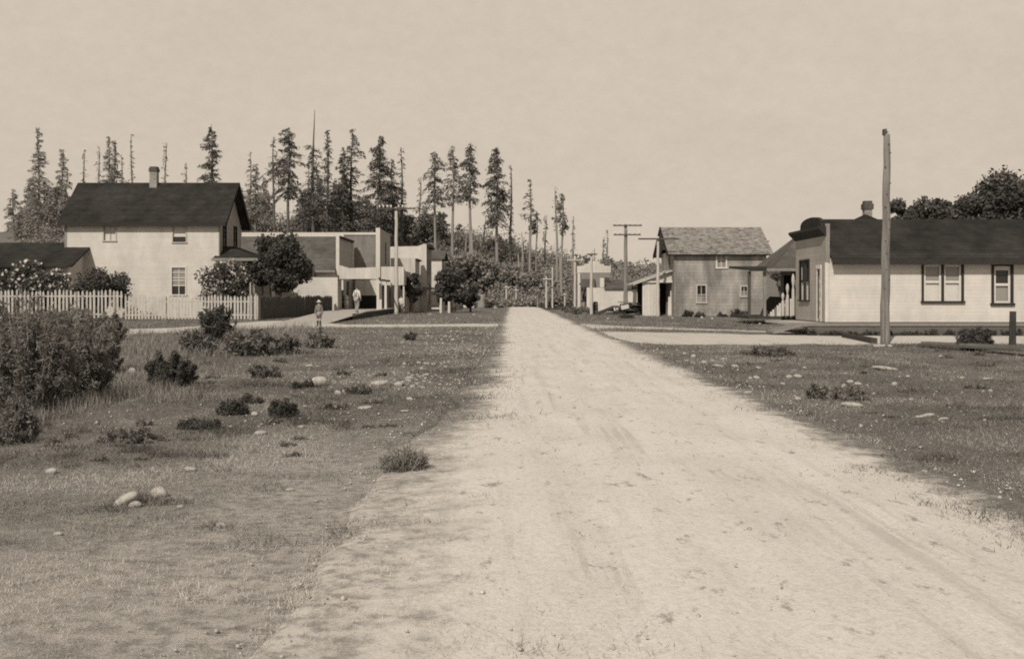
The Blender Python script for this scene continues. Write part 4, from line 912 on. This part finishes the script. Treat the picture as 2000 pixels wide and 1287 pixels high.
for px, lab in ((968, 'left of two tiny white tents or boxes at the road end'), (981, 'right of two tiny white tents or boxes at the road end')):
    d = 135; x = X(px, d); o = thing('white_shed', lab, 'shed', (x, d, 0)); s = .38 if px < 975 else .5
    MB().box(x - s, x + s, d, d + .7, gz(x, d) - .1, .25).build('wall', W['trimlight'], o); MB().extrude([(x - s - .05, d - .03, .251), (x + s + .05, d - .03, .251), (x, d - .03, .60)], (0, .8, 0)).build('roof', W['trimgrey'], o)
# ---------------------------------------------------------------- right side: house with curved false front
R_ = thing('false_front_house', 'white single storey house with dark roof and curved false front at right', 'house', (17, 44, 0))
rx0 = 12.54; ry0, ry1 = 42.0, 46.1; zb = .46; zev = 2.95
def rx(px): return X(px, ry0)
def rzz(py): return Z(py, ry0)
wh_ = [(rx(1804), rx(1839), rzz(588), rzz(513)), (rx(1843), rx(1878), rzz(588), rzz(513)), (rx(1941), rx(1974), rzz(592), rzz(520)), (rx(2060), rx(2090), rzz(592), rzz(520))]
wall_front(rx0 + .14, 27, ry0, zb, zev, W['white'], R_, wh_)
window(R_, 'y', ry0, *wh_[0], W['trimdark'], W['glasslight'], W['blind'], .085, split=.52, mull=False)
window(R_, 'y', ry0, *wh_[1], W['trimdark'], W['glasslight'], W['blind'], .082, split=.52, mull=False, out=.045)
window(R_, 'y', ry0, *wh_[2], W['trimdark'], W['glass'], W['glasslight'], .10, split=.48, mull=False)
window(R_, 'y', ry0, *wh_[3], W['trimdark'], W['glass'], W['glass'], .10, mull=False)
for hh in wh_[:3]:                                    # pale inner sash rails
    m = MB(); a, b, c, d = hh
    for q in ((a, a + .09, c, d), (b - .09, b, c, d), (a + .09, b - .09, d - .16, d), (a + .09, b - .09, c, c + .08), (a + .09, b - .09, (c + d) / 2 - .05, (c + d) / 2 + .05)): m.box(q[0], q[1], ry0 + .03, ry0 + .037, q[2], q[3])
    m.build('sash', W['trimlight'], R_)
wall_front(rx0 + .14, 27, ry1, zb, zev, W['white'], R_, ())
fh = [(43.05 - .45, 43.05, zb + .12, zb + 2.05), (44.2, 45.55, Z(586, 45), Z(510, 45))]
wall_side(rx0, ry0, ry1 + .14, zb, 3.9, W['greywall'], R_, fh, s=1)
m = MB(); m.box(rx0 - .03, rx0 + .05, 42.50, 42.6, zb, zb + 2.1).box(rx0 - .03, rx0 + .05, 43.05, 43.13, zb, zb + 2.1).box(rx0 - .05, rx0 + .05, 42.5, 43.13, zb + 2.1, zb + 2.25).build('door_frame', W['trimlight'], R_)
dd = MB().box(rx0 + .06, rx0 + .1, 42.6, 43.05, zb + .05, zb + 2.05).build('door', W['trimlight'], R_)
m = MB()
for k in range(5): m.box(rx0 + .045, rx0 + .059, 42.75, 42.92, zb + .25 + k * .36, zb + .45 + k * .36)
m.build('door_panels', W['trimdark'], dd)
window(R_, 'x', rx0, 44.2, 44.85, fh[1][2], fh[1][3], W['trimdark'], W['glass'], W['blind'], .06, sgn=-1, mull=False)
window(R_, 'x', rx0, 44.92, 45.55, fh[1][2], fh[1][3], W['trimdark'], W['glass'], W['blind'], .055, sgn=-1, mull=False, out=.045)
# curved parapet
poly = [(rx0, ry0, 3.905), (rx0, ry1 + .14, 3.905), (rx0, ry1 + .14, 4.2), (rx0, 45.75, 4.22)]
for k in range(13):
    t = math.pi * k / 12; poly.append((rx0, 44.1 + 1.5 * math.cos(t), 4.22 + .46 * math.sin(t) ** .55))
poly += [(rx0, 42.3, 4.22), (rx0, ry0, 4.2)]
MB().extrude(poly, (.14, 0, 0)).build('parapet', W['darkroof'], R_)
MB().box(rx0 - .28, rx0 - .002, ry0 - .12, ry1 + .3, 4.1, 4.2).extrude([(rx0 - .28, ry0 - .12, 4.1), (rx0 - .002, ry0 - .12, 4.1), (rx0 - .002, ry0 - .12, 3.82)], (0, 4.5, 0)).build('cornice', W['trimdark'], R_)
MB().box(rx0 - .01, rx0 + .16, ry0 - .05, ry0 - .001, zev - .15, 4.3).build('corner_board', W['trimgrey'], R_)
MB().box(rx0 - .02, rx0 + .12, ry0 - .03, ry0 - .001, zb, zev - .16).build('corner_board', W['trimlight'], R_)
rr_ = gable_roof(rx0 + .17, 27.4, ry0 - .38, 44.1, ry1 + .5, zev - .02, 4.62, W['darkroof'], R_, .12)
MB().box(rx0 + .17, 27.4, ry0 - .43, ry0 - .385, zev - .26, zev - .04).build('fascia', W['trimdark'], rr_)
MB().add([(X(1655, 44.3), 44.3, 4.5), (X(1730, 44.3), 44.3, 4.5), (X(1690, 44.3), 44.3, 4.85), (X(1655, 46), 46, 4.4), (X(1730, 46), 46, 4.4), (X(1695, 46), 46, 4.8)], [(0, 1, 2), (3, 5, 4), (0, 2, 5, 3), (1, 4, 5, 2)]).build('rear_gable', W['darkroof'], rr_)
chimney(rr_, X(1694, 44.6), 44.6, 4.3, Z(393, 44.6), .31, W['brick'])
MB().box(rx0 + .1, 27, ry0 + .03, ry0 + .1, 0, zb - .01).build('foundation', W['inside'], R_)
bw2 = thing('boardwalk', 'plank walk along the wall of the curved false front house', 'boardwalk', (17, 41, 0))
MB().box(11.3, 27, 40.7, ry0 - .05, zb - .12, zb - .03).extrude([(11.3, 40.7, zb - .12), (11.3, 41.95, zb - .12), (11.3, 41.95, zb - .03), (11.3, 40.7, zb - .03)], (-1.1, 0, -.3)).build('deck', W['trimgrey'], bw2)
MB().box(11.3, 12.5, ry0 - .045, 46.6, zb - .12, zb - .03).build('deck', W['plank'], bw2)
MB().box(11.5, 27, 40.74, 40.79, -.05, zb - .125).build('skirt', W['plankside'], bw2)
for k in range(9): MB().box(11.6 + k * 1.8, 11.75 + k * 1.8, 40.795, 40.9, -.05, zb - .125).build('post', W['darkwood'], bw2)
# small dark-roofed shop with porch beyond it
P = thing('porch_shop', 'small shop with hipped dark roof and open porch left of the curved false front', 'shop', (15, 58, 0))
pd = 56.0
MB().box(X(1462, pd), X(1600, pd), pd - .1, pd + 4.6, .28, .42).build('porch_floor', W['darkwood'], P)
MB().extrude([(X(1460, pd), pd - .25, Z(528, pd)), (X(1460, pd), pd + 4.6, Z(522, pd) + .05), (X(1460, pd), pd + 4.6, Z(522, pd) + .17), (X(1460, pd), pd - .25, Z(525, pd))], (4.2, 0, 0)).build('porch_roof', W['darkroof'], P)
MB().box(X(1495, pd), X(1600, pd), pd - .30, pd - .252, Z(530, pd), Z(524, pd)).build('porch_fascia', W['trimgrey'], P)
MB().box(X(1461, pd), X(1495, pd) - .003, pd - .30, pd - .252, Z(530, pd), Z(524, pd)).build('porch_fascia', W['trimdark'], P)
for px, dd_ in ((1464, 0), (1494, 0), (1556, .2)): MB().box(X(px, pd) - .07, X(px, pd) + .07, pd + dd_, pd + .14 + dd_, .42, 2.75).build('porch_post', W['pole'] if px > 1470 else W['poledark'], P)
wall_front(X(1526, pd + 3), X(1700, pd + 3), pd + 3, 0, 3.2, W['drab'], P, [(X(1531, 59), X(1552, 59), .45, 2.6)]); MB().box(X(1531, 59), X(1552, 59), pd + 3.08, pd + 3.1, .45, 2.6).build('door', W['inside'], P)
MB().add([(X(1508, pd + 2), pd + 1.6, 2.98), (22, pd + 1.6, 2.98), (22, pd + 7, 2.98), (X(1508, pd + 2), pd + 7, 2.98), (16.6, pd + 4.3, 5.0), (22, pd + 4.3, 5.0)], [(0, 1, 5, 4), (0, 4, 3), (4, 5, 2, 3), (1, 2, 5), (0, 3, 2, 1)]).build('roof', W['midroof'], P)
# things stored on the porch
o = thing('plank_stack', 'dark slanting stack of boards under the porch of the small shop', 'boards', (X(1510, 58), 58, .42)); d = 58
MB().extrude([(X(1487, d), d, .43), (X(1524, d), d, .43), (X(1531, d), d, Z(580, d)), (X(1506, d), d, Z(579, d)), (X(1497, d), d, Z(590, d))], (0, .35, 0)).build('boards', W['darkwood'], o)
MB().extrude([(X(1517, d), d - .1, .43), (X(1521, d), d - .1, .43), (X(1541, d), d - .1, Z(577, d)), (X(1538, d), d - .1, Z(575, d))], (0, .06, 0)).build('leaning_pole', W['trimlight'], o)
for i, (px, tp, bt) in enumerate([(1529, 572, 596), (1538, 554, 613), (1549, 535, 596)]):
    d = 55.6; x = X(px, d); z0 = Z(bt, d); z1 = Z(tp, d); z0 = .42 if True else z0
    o = thing('turned_post', ['shortest of three white turned posts leaning at the porch end', 'middle one of three white turned posts at the porch end', 'tallest of three white turned posts at the porch end'][i], 'post', (x, d, z0), 'white turned posts stored on the porch')
    Lh = z1 - z0; MB().tube([(x, d, z0 + Lh * t) for t in (0, .04, .3, .62, .70, .76, .84, .93, 1)], [.07, .08, .08, .07, .035, .06, .085, .07, .02], 12).build('shaft', W['polepale'], o, True)
pnl = thing('porch_railing', 'pale vertical board railing closing the end of the porch', 'railing', (X(1540, 55.8), 55.9, .42))
for k in range(13):
    px = 1500 + k * 4.3; tpy = np.interp(px, [1500, 1526, 1556], [613, 588, 580]); MB().box(X(px, 55.9), X(px + 3.6, 55.9), 55.9, 55.94, .42, Z(tpy, 55.9)).build('board', W['trimlight'] if k % 3 else W['drab'], pnl)
# ---------------------------------------------------------------- weathered barn
Bn = thing('weathered_barn', 'unpainted two storey barn with mossy shake roof', 'barn', (16, 81, 0))
bd = 78.0; bx0, bx1_ = X(1317, bd), X(1497, bd); bze = Z(490, bd)
def bX(px): return X(px, bd)
def bZ(py): return Z(py, bd)
bh = [(bX(1401), bX(1417), bZ(522), bZ(493)), (bX(1362), bX(1378), bZ(590), bZ(558)), (bX(1448), bX(1459), bZ(578), bZ(560))]
wall_front(bx0, bx1_, bd, 0, bze, W['barn'], Bn, bh)
window(Bn, 'y', bd, *bh[0], W['trimlight'], W['glasslight'], W['glasslight'], .11)
window(Bn, 'y', bd, *bh[1], W['trimmid'], W['glass'], W['barn'], .10, split=.45)
window(Bn, 'y', bd, *bh[2], W['trimmid'], W['glass'], W['barn'], .10, split=.45)
wall_side(bx0, bd + .15, 84.4, 0, bze, W['barn'], Bn, [(80.0, 80.7, 3.4, 5.0)], s=1)
MB().box(bx0 + .08, bx0 + .1, 80, 80.7, 3.4, 5.0).build('pane', W['glass'], Bn)
wall_side(bx1_, bd + .15, 84.4, 0, bze, W['barn'], Bn, (), s=-1)
zrb = Z(444, 81.2)
MB().extrude([(bx0, bd + .15, bze), (bx0, 84.4, bze), (bx0, 81.2, zrb - .2)], (.12, 0, 0)).build('gable', W['barn'], Bn)
MB().extrude([(bx1_, bd + .15, bze), (bx1_, 84.4, bze), (bx1_, 81.2, zrb - .2)], (-.12, 0, 0)).build('gable', W['barn'], Bn)
m = MB()
for k in range(150):                                   # ragged loose shakes along eave and slope
    t = random.random(); x = random.uniform(bx0 - .5, bx1_ + .3); s = random.random() ** 1.5
    y = bd - .52 + s * 3.5; z = bze - .10 + (zrb - bze + .12) * (y - (bd - .5)) / 3.7 + .02
    m.box(x, x + .22, y, y + .3, z - .02, z + random.uniform(.02, .07))
rb = gable_roof(bx0 - .55, bx1_ + .35, bd - .5, 81.2, 84.9, bze - .12, zrb, W['barnroof'], Bn, .16, extra=m)
MB().box(bx0 - .5, bx1_ + .3, bd - .05, bd - .002, bze - .35, bze - .13).build('painted_eave_shadow', W['trimdark'], Bn)  # dark strip stands in for the shadow under the eave
MB().box(bx0 - .03, bx0 + .12, bd - .04, bd - .002, 0, bze - .36).build('corner_board', W['drab'], Bn)
m = MB(); m.beam((bx0 - .58, bd - .5, bze - .25), (bx0 - .58, 81.2, zrb - .1), .05, .3); m.beam((bx0 - .58, 84.9, bze - .25), (bx0 - .58, 81.2, zrb - .1), .05, .3); m.build('bargeboard', W['trimdark'], Bn)
# lean-to shed on the left of the barn
Ls = thing('lean_to_shed', 'pale board lean-to with open dark doorway on the left of the barn', 'shed', (11.6, 79, 0))
d = 79.0; lx0 = X(1255, d); lx1 = bx0 - .02
wall_front(lx0, lx1, d, 0, Z(549, d), W['white_v'], Ls, [(X(1286, d), X(1313, d), 0, Z(553, d))])
MB().extrude([(lx0 - .7, d - .3, Z(554, d)), (lx1 - .0, d - .3, Z(527, d)), (lx1, d - .3, Z(530, d)), (lx0 - .7, d - .3, Z(557, d))], (0, 4.5, 0)).build('roof', W['plank'], Ls)
MB().extrude([(lx0 + .2, d + .01, Z(549, d) + .003), (lx1, d + .01, Z(549, d) + .003), (lx1, d + .01, Z(531, d)), (lx0 + .2, d + .01, Z(548, d) + .02)], (0, .1, 0)).build('board_gable', W['white_v'], Ls)
MB().box(X(1256, d), X(1318, d), d - .15, d - .003, Z(552, d), Z(549, d)).build('beam', W['trimlight'], Ls)
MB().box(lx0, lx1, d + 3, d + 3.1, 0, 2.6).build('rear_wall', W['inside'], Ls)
m = MB()
for k, (px, tp) in enumerate([(1303, 590), (1307, 580), (1311, 568), (1309, 586)]): m.beam((X(px, d), d + .3, 0), (X(px + 2, d), d + .5, Z(tp, d)), .12, .06)
m.build('leaning_boards', W['trimlight'], Ls)
# long low white shed and grey wall
Lw = thing('long_shed', 'long low white shed with grey roof behind the lumber pile', 'shed', (10, 96, 0)); d = 96.0
wall_front(X(1146, d), X(1284, d), d, 0, Z(562, d), W['white'], Lw, ())
MB().extrude([(X(1180, d), d - .2, Z(563, d)), (X(1180, d), d + 3, Z(546, d + 3)), (X(1180, d), d + 3, Z(547, d + 3) - .1), (X(1180, d), d - .2, Z(565, d))], (X(1290, d) - X(1180, d), 0, 0)).build('roof', W['midroof'], Lw)
MB().box(X(1180, d), X(1290, d), d + 3.01, d + 3.1, 0, Z(545, d + 3)).build('rear_wall', W['trimgrey'], Lw)
chimney(Lw, X(1185, 98), 98, 2.4, Z(542, 98), .45, W['brickdark'])
MB().box(X(1172, d), X(1180, d), d + .003, d + .3, Z(561, d), Z(543, d)).build('parapet_end', W['trimlight'], Lw)
m = MB()
for k in range(6): m.box(X(1233 + k * 8, d), X(1236 + k * 8, d), d - .28, d - .22, Z(566, d), Z(551, d))
m.build('racks', W['trimdark'], Lw)
Sf = thing('stepped_shop', 'white shop with stepped false front parapet behind two pale poles', 'shop', (8, 103, 0)); d = 103.0
def sX(p): return X(p, d)
def sZ(p): return Z(p, d)
MB().extrude([(sX(1127), d, sZ(533)), (sX(1193), d, sZ(533)), (sX(1193), d, sZ(520)), (sX(1180), d, sZ(519)), (sX(1180), d, sZ(516)), (sX(1171), d, sZ(515)), (sX(1171), d, sZ(510)), (sX(1150), d, sZ(510)), (sX(1150), d, sZ(515)), (sX(1141), d, sZ(516)), (sX(1141), d, sZ(519)), (sX(1127), d, sZ(520))], (0, .15, 0)).build('parapet', W['white'], Sf)
wall_front(sX(1128), sX(1192), d + .05, 0, sZ(533) - .003, W['trimgrey'], Sf, ())
MB().box(sX(1128), sX(1133), d - .12, d + .049, 0, sZ(534)).build('pilaster', W['trimlight'], Sf)
MB().box(sX(1128), sX(1192), d + .2, d + 8, 0, sZ(536)).build('side_wall', W['drab'], Sf)
MB().extrude([(sX(1135), d - 1.6, sZ(580)), (sX(1158), d - 1.6, sZ(580)), (sX(1162), d - .1, sZ(545)), (sX(1133), d - .1, sZ(545))], (0, 0, -.25)).build('awning', W['midroof'], Sf)
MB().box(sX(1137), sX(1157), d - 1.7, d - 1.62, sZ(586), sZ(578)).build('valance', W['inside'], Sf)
MB().box(sX(1140), sX(1192), d - .15, d - .03, 0, sZ(590)).box(sX(1158), sX(1192), d - .15, d - .03, sZ(590), sZ(563)).build('lower_wall', W['white'], Sf)
for px in (1130, 1144): MB().box(sX(px) - .05, sX(px) + .05, d - 1.75, d - 1.65, 0, sZ(545 if px == 1130 else 585)).build('awning_post', W['trimlight'], Sf)
wk = thing('far_walk', 'low dark plank walk along the far right side of the street', 'boardwalk', (6, 110, 0)); MB().box(X(1060, 118), 8.5, 112, 118, .0, .12).build('deck', W['darkwood'], wk)
# lumber pile
lp = thing('lumber_pile', 'untidy pile of dark and pale boards in front of the long white shed', 'lumber', (X(1215, 84), 84, 0))
rl = random.Random(3)
def bd_(x0, y0, z0, x1, y1, z1, w, h, mt, nm='board'): MB().beam((x0, y0, z0), (x1, y1, z1), w, h).build(nm, W[mt], lp)
d = 82.5
bd_(X(1163, d), d - .3, .05, X(1205, d), d + .6, Z(598, d), .9, .06, 'darkwood', 'slanted_board')
bd_(X(1198, d), d - .2, .1, X(1214, d), d + .4, Z(594, d), .12, .08, 'trimlight'); bd_(X(1200, d), d - .4, .0, X(1199, d), d - .4, Z(600, d), .1, .1, 'trimlight')
for k in range(70):
    cxp = rl.uniform(1202, 1262); zc_ = .08 + rl.random() * 1.0 * (1 - abs(cxp - 1232) / 42); L_ = rl.uniform(.6, 1.5); a = rl.uniform(-.5, .5); tl = rl.uniform(-.2, .3)
    x = X(cxp, d); y = d + rl.uniform(-.6, .8); bd_(x - L_ * math.cos(a) / 1.6, y - L_ * math.sin(a) / 1.6, zc_ - tl * .4, x + L_ * math.cos(a) / 1.6, y + L_ * math.sin(a) / 1.6, zc_ + tl * .4, rl.uniform(.1, .35), rl.uniform(.04, .1), rl.choice(['darkwood', 'darkwood', 'drab', 'darkwood', 'darkwood', 'plankside']))
bd_(X(1211, d), d - .75, .55, X(1226, d), d - .7, .68, .1, .3, 'trimlight'); bd_(X(1232, d), d - .75, .85, X(1252, d), d - .7, .70, .25, .08, 'drab')
bd_(X(1262, d), d - .2, .1, X(1284, d), d + .1, .2, .8, .3, 'darkwood')
o = thing('old_barrel', 'dark old barrel beside the foot of the pale pole near the lumber pile', 'barrel', (X(1163, 86), 86, 0)); d = 86; x = X(1163, d)
MB().tube([(x, d, -.05), (x, d, .3), (x, d, .7), (x, d, 1.0)], [.17, .22, .21, .17], 12, True, .04).build('staves', W['darkwood'], o, True)
MB().tube([(x, d, .2), (x, d, .25)], [.225, .225], 12).tube([(x, d, .78), (x, d, .83)], [.215, .215], 12).build('hoop', W['trimgrey'], o)
# boards by the pole, fence remnant at the right edge
o = thing('dark_log', 'dark weathered beam lying in the grass left of the tall bare pole', 'log', (X(1680, 34), 35, 0)); MB().beam((X(1654, 38), 38.3, .08), (X(1703, 33.5), 33.3, .10), .2, .16).build('timber', W['darkwood'], o, bevel=.02)
o = thing('grey_plank', 'long grey plank lying in the grass at the right edge', 'plank', (X(1880, 29), 29, 0)); MB().beam((X(1806, 31.2), 31.2, .08), (X(2010, 26.6), 26.6, .16), .45, .08).build('timber', W['plankside'], o, bevel=.01)
MB().beam((X(1806, 31.2), 31.2, .14), (X(2010, 26.6), 26.6, .22), .25, .05).build('top_board', W['drab'], o)
posts(1977, 686, 608, 14, 'thick dark post at the right edge of the grass', mat='darkwood', d=29.5)
# rocks packed round the bare pole
for px, r in ((1716, 7), (1724, 6), (1738, 5), (1709, 4)): stone(px, 675, r, 4, 'small stone packed around the foot of the tall bare pole', group='stones at the pole foot')
# ---------------------------------------------------------------- people
def skinmesh(name, joints, edges, mat, parent, sub=1):
    me = bpy.data.meshes.new(name); off = origin(parent); keys = list(joints)
    me.from_pydata([(joints[k][0], joints[k][1], joints[k][2]) for k in keys], [(keys.index(a), keys.index(b)) for a, b in edges], [])
    o = bpy.data.objects.new(name, me); link(o)
    sm = o.modifiers.new('s', 'SKIN'); sm.use_smooth_shade = True
    for k, sv in zip(keys, me.skin_vertices[0].data): r = joints[k][3]; sv.radius = (r, r if len(joints[k]) < 5 else joints[k][4])
    me.skin_vertices[0].data[0].use_root = True
    ss = o.modifiers.new('u', 'SUBSURF'); ss.levels = sub; ss.render_levels = sub
    dg = bpy.context.evaluated_depsgraph_get(); ev = o.evaluated_get(dg); nm = bpy.data.meshes.new_from_object(ev)
    o.modifiers.clear(); o.data = nm; nm.materials.clear(); nm.materials.append(mat); o.parent = parent
    nm.polygons.foreach_set('use_smooth', [True] * len(nm.polygons)); return o
def person(x, y, z, H, rot, label, shirt, legs, hat, brim, shoes='stocking', stride=.12, knee=False, arm=.12, wide=1.0, suspenders=False):
    root = thing('person', label, 'person', (x, y, z)); s = H / 1.75
    def P(a, b, c, r, r2=None): return (a * s, b * s, c * s, r * s * wide) + (() if r2 is None else (r2 * s * wide,))
    hipz = .92
    J = {'pel': P(0, 0, hipz, .14, .11), 'waist': P(0, 0, 1.08, .125, .095), 'chest': P(0, -.01, 1.30, .165, .11), 'neckb': P(0, 0, 1.46, .07), 'neck': P(0, .0, 1.53, .055), 'head': P(0, .01, 1.63, .085, .095), 'crown': P(0, 0, 1.72, .07),
         'shL': P(-.17, 0, 1.42, .065), 'elL': P(-.24, -.02, 1.15, .045), 'wrL': P(-.23, arm, .93, .03), 'haL': P(-.23, arm + .02, .87, .034, .02),
         'shR': P(.17, 0, 1.42, .065), 'elR': P(.25, -.03, 1.16, .045), 'wrR': P(.25, arm * .5 + .03, .94, .03), 'haR': P(.25, arm * .5 + .05, .88, .034, .02),
         'hiL': P(-.09, 0, .86, .095), 'knL': P(-.10, stride * .6, .49, .06), 'anL': P(-.10, stride * .2, .09, .04), 'toL': P(-.11, stride * .2 + .17, .04, .035),
         'hiR': P(.09, 0, .86, .095), 'knR': P(.10, -stride * .1 + .03, .49, .06), 'anR': P(.10, -stride, .09, .04), 'toR': P(.11, -stride + .17, .04, .035)}
    E = [('pel', 'waist'), ('waist', 'chest'), ('chest', 'neckb'), ('neckb', 'neck'), ('neck', 'head'), ('head', 'crown'), ('chest', 'shL'), ('shL', 'elL'), ('elL', 'wrL'), ('wrL', 'haL'), ('chest', 'shR'), ('shR', 'elR'), ('elR', 'wrR'), ('wrR', 'haR'),
         ('pel', 'hiL'), ('hiL', 'knL'), ('knL', 'anL'), ('anL', 'toL'), ('pel', 'hiR'), ('hiR', 'knR'), ('knR', 'anR'), ('anR', 'toR')]
    body = skinmesh('body', J, E, W['skin'], root, 1)
    # fingers, nose, ears joined into the body mesh
    f = MB()
    for sd, h in ((-1, J['haL']), (1, J['haR'])):
        for k in range(4):
            oy = (k - 1.5) * .017 * s; L = (.075, .085, .08, .06)[k] * s
            f.tube([(h[0], h[1] + oy, h[2] - .015 * s), (h[0], h[1] + oy, h[2] - .015 * s - L * .55), (h[0] - sd * .018 * s, h[1] + oy, h[2] - .015 * s - L)], [.010 * s, .009 * s, .007 * s], 5)
        f.tube([(h[0], h[1] + .03 * s, h[2] + .02 * s), (h[0] - sd * .01 * s, h[1] + .055 * s, h[2] - .02 * s), (h[0] - sd * .015 * s, h[1] + .05 * s, h[2] - .05 * s)], [.012 * s, .010 * s, .008 * s], 5)
    hd = J['head']; f.tube([(0, hd[1] + .085 * s, hd[2] + .01 * s), (0, hd[1] + .115 * s, hd[2] - .025 * s), (0, hd[1] + .085 * s, hd[2] - .035 * s)], [.010 * s, .016 * s, .008 * s], 5)
    for sd in (-1, 1): f.tube([(sd * .085 * s, hd[1], hd[2] - .03 * s), (sd * .098 * s, hd[1] - .01 * s, hd[2] + .0 * s), (sd * .085 * s, hd[1], hd[2] + .03 * s)], [.010 * s, .016 * s, .010 * s], 5)
    bm = bmesh.new(); bm.from_mesh(body.data); n0 = [bm.verts.new(v) for v in f.v]
    for q in f.f: bm.faces.new([n0[i] for i in q])
    bm.to_mesh(body.data); bm.free()
    for sd in (-1, 1): MB().box(sd * .035 * s - .012 * s + x, sd * .035 * s + .012 * s + x, (hd[1] + .083 * s) + y, hd[1] + .094 * s + y, hd[2] + .012 * s + z, hd[2] + .026 * s + z).build('eye', W['stocking'], root)
    MB().box(x - .022 * s, x + .022 * s, y + hd[1] + .078 * s, y + hd[1] + .091 * s, z + hd[2] - .062 * s, z + hd[2] - .055 * s).build('mouth', W['hatdark'], root)
    def infl(keys, a, edges, mt, nm, over={}):
        JJ = {k: tuple(J[k][:3]) + tuple(r + a * s for r in J[k][3:]) for k in keys}; JJ.update(over); return skinmesh(nm, JJ, edges, mt, root, 1)
    infl(['pel', 'waist', 'chest', 'neckb', 'shL', 'elL', 'wrL', 'shR', 'elR', 'wrR'], .022, [e for e in E if e[0] in ('pel', 'waist', 'chest', 'shL', 'elL', 'shR', 'elR') and e[1] in ('waist', 'chest', 'neckb', 'shL', 'elL', 'wrL', 'shR', 'elR', 'wrR')], shirt, 'shirt')
    if knee:
        kn = {'knL': P(-.10, stride * .6, .52, .085), 'knR': P(.10, -stride * .1 + .03, .52, .085)}
        infl(['pel', 'hiL', 'hiR'], .030, [('pel', 'hiL'), ('hiL', 'knL'), ('pel', 'hiR'), ('hiR', 'knR')], legs, 'knickers', kn)
        infl(['knL', 'anL'], .010, [('knL', 'anL')], W['stocking'], 'stocking'); infl(['knR', 'anR'], .010, [('knR', 'anR')], W['stocking'], 'stocking')
    else:
        infl(['pel', 'hiL', 'knL', 'anL', 'hiR', 'knR', 'anR'], .026, [('pel', 'hiL'), ('hiL', 'knL'), ('knL', 'anL'), ('pel', 'hiR'), ('hiR', 'knR'), ('knR', 'anR')], legs, 'trousers')
    infl(['anL', 'toL'], .014, [('anL', 'toL')], W[shoes], 'shoe'); infl(['anR', 'toR'], .014, [('anR', 'toR')], W[shoes], 'shoe')
    hb = MB(); c = 1.67 * s
    hb.tube([(x, y, z + c), (x, y, z + c + .015 * s), (x, y, z + c + .03 * s), (x, y, z + c + .11 * s), (x, y, z + c + .15 * s)], [brim * s, brim * s * .98, .105 * s, .09 * s, .05 * s], 20); hb.build('hat', hat, root, True)
    if suspenders:
        m = MB()
        for sd in (-1, 1): m.beam((x + sd * .10 * s, y - .16 * s, z + 1.45 * s), (x + sd * .02 * s, y - .145 * s, z + 1.05 * s), .03 * s, .01 * s, (0, 1, 0))
        m.build('suspenders', W['stocking'], root)
    root.rotation_euler = (0, 0, rot); return root
person(X(623, 50.3), 50.3, .02, 1.22, math.radians(165), 'small child in wide pale sun hat and loose grey blouse on the dirt path', W['shirtgrey'], W['shirtgrey'], W['hatpale'], .22, knee=True, wide=1.12, stride=.06, arm=.08)
person(X(697, 68), 68, .41, 1.66, math.radians(-25), 'man in white shirt and suspenders walking away on the boardwalk under the canopy', W['shirtwhite'], W['trouser'], W['hatdark'], .15, stride=.16, suspenders=True)
person(X(783.5, 87.5), 87.5, 0, 1.5, math.radians(150), 'person in a white shirt partly hidden behind the pale telegraph pole', W['shirtwhite'], W['trouser'], W['hatdark'], .12, stride=.08)
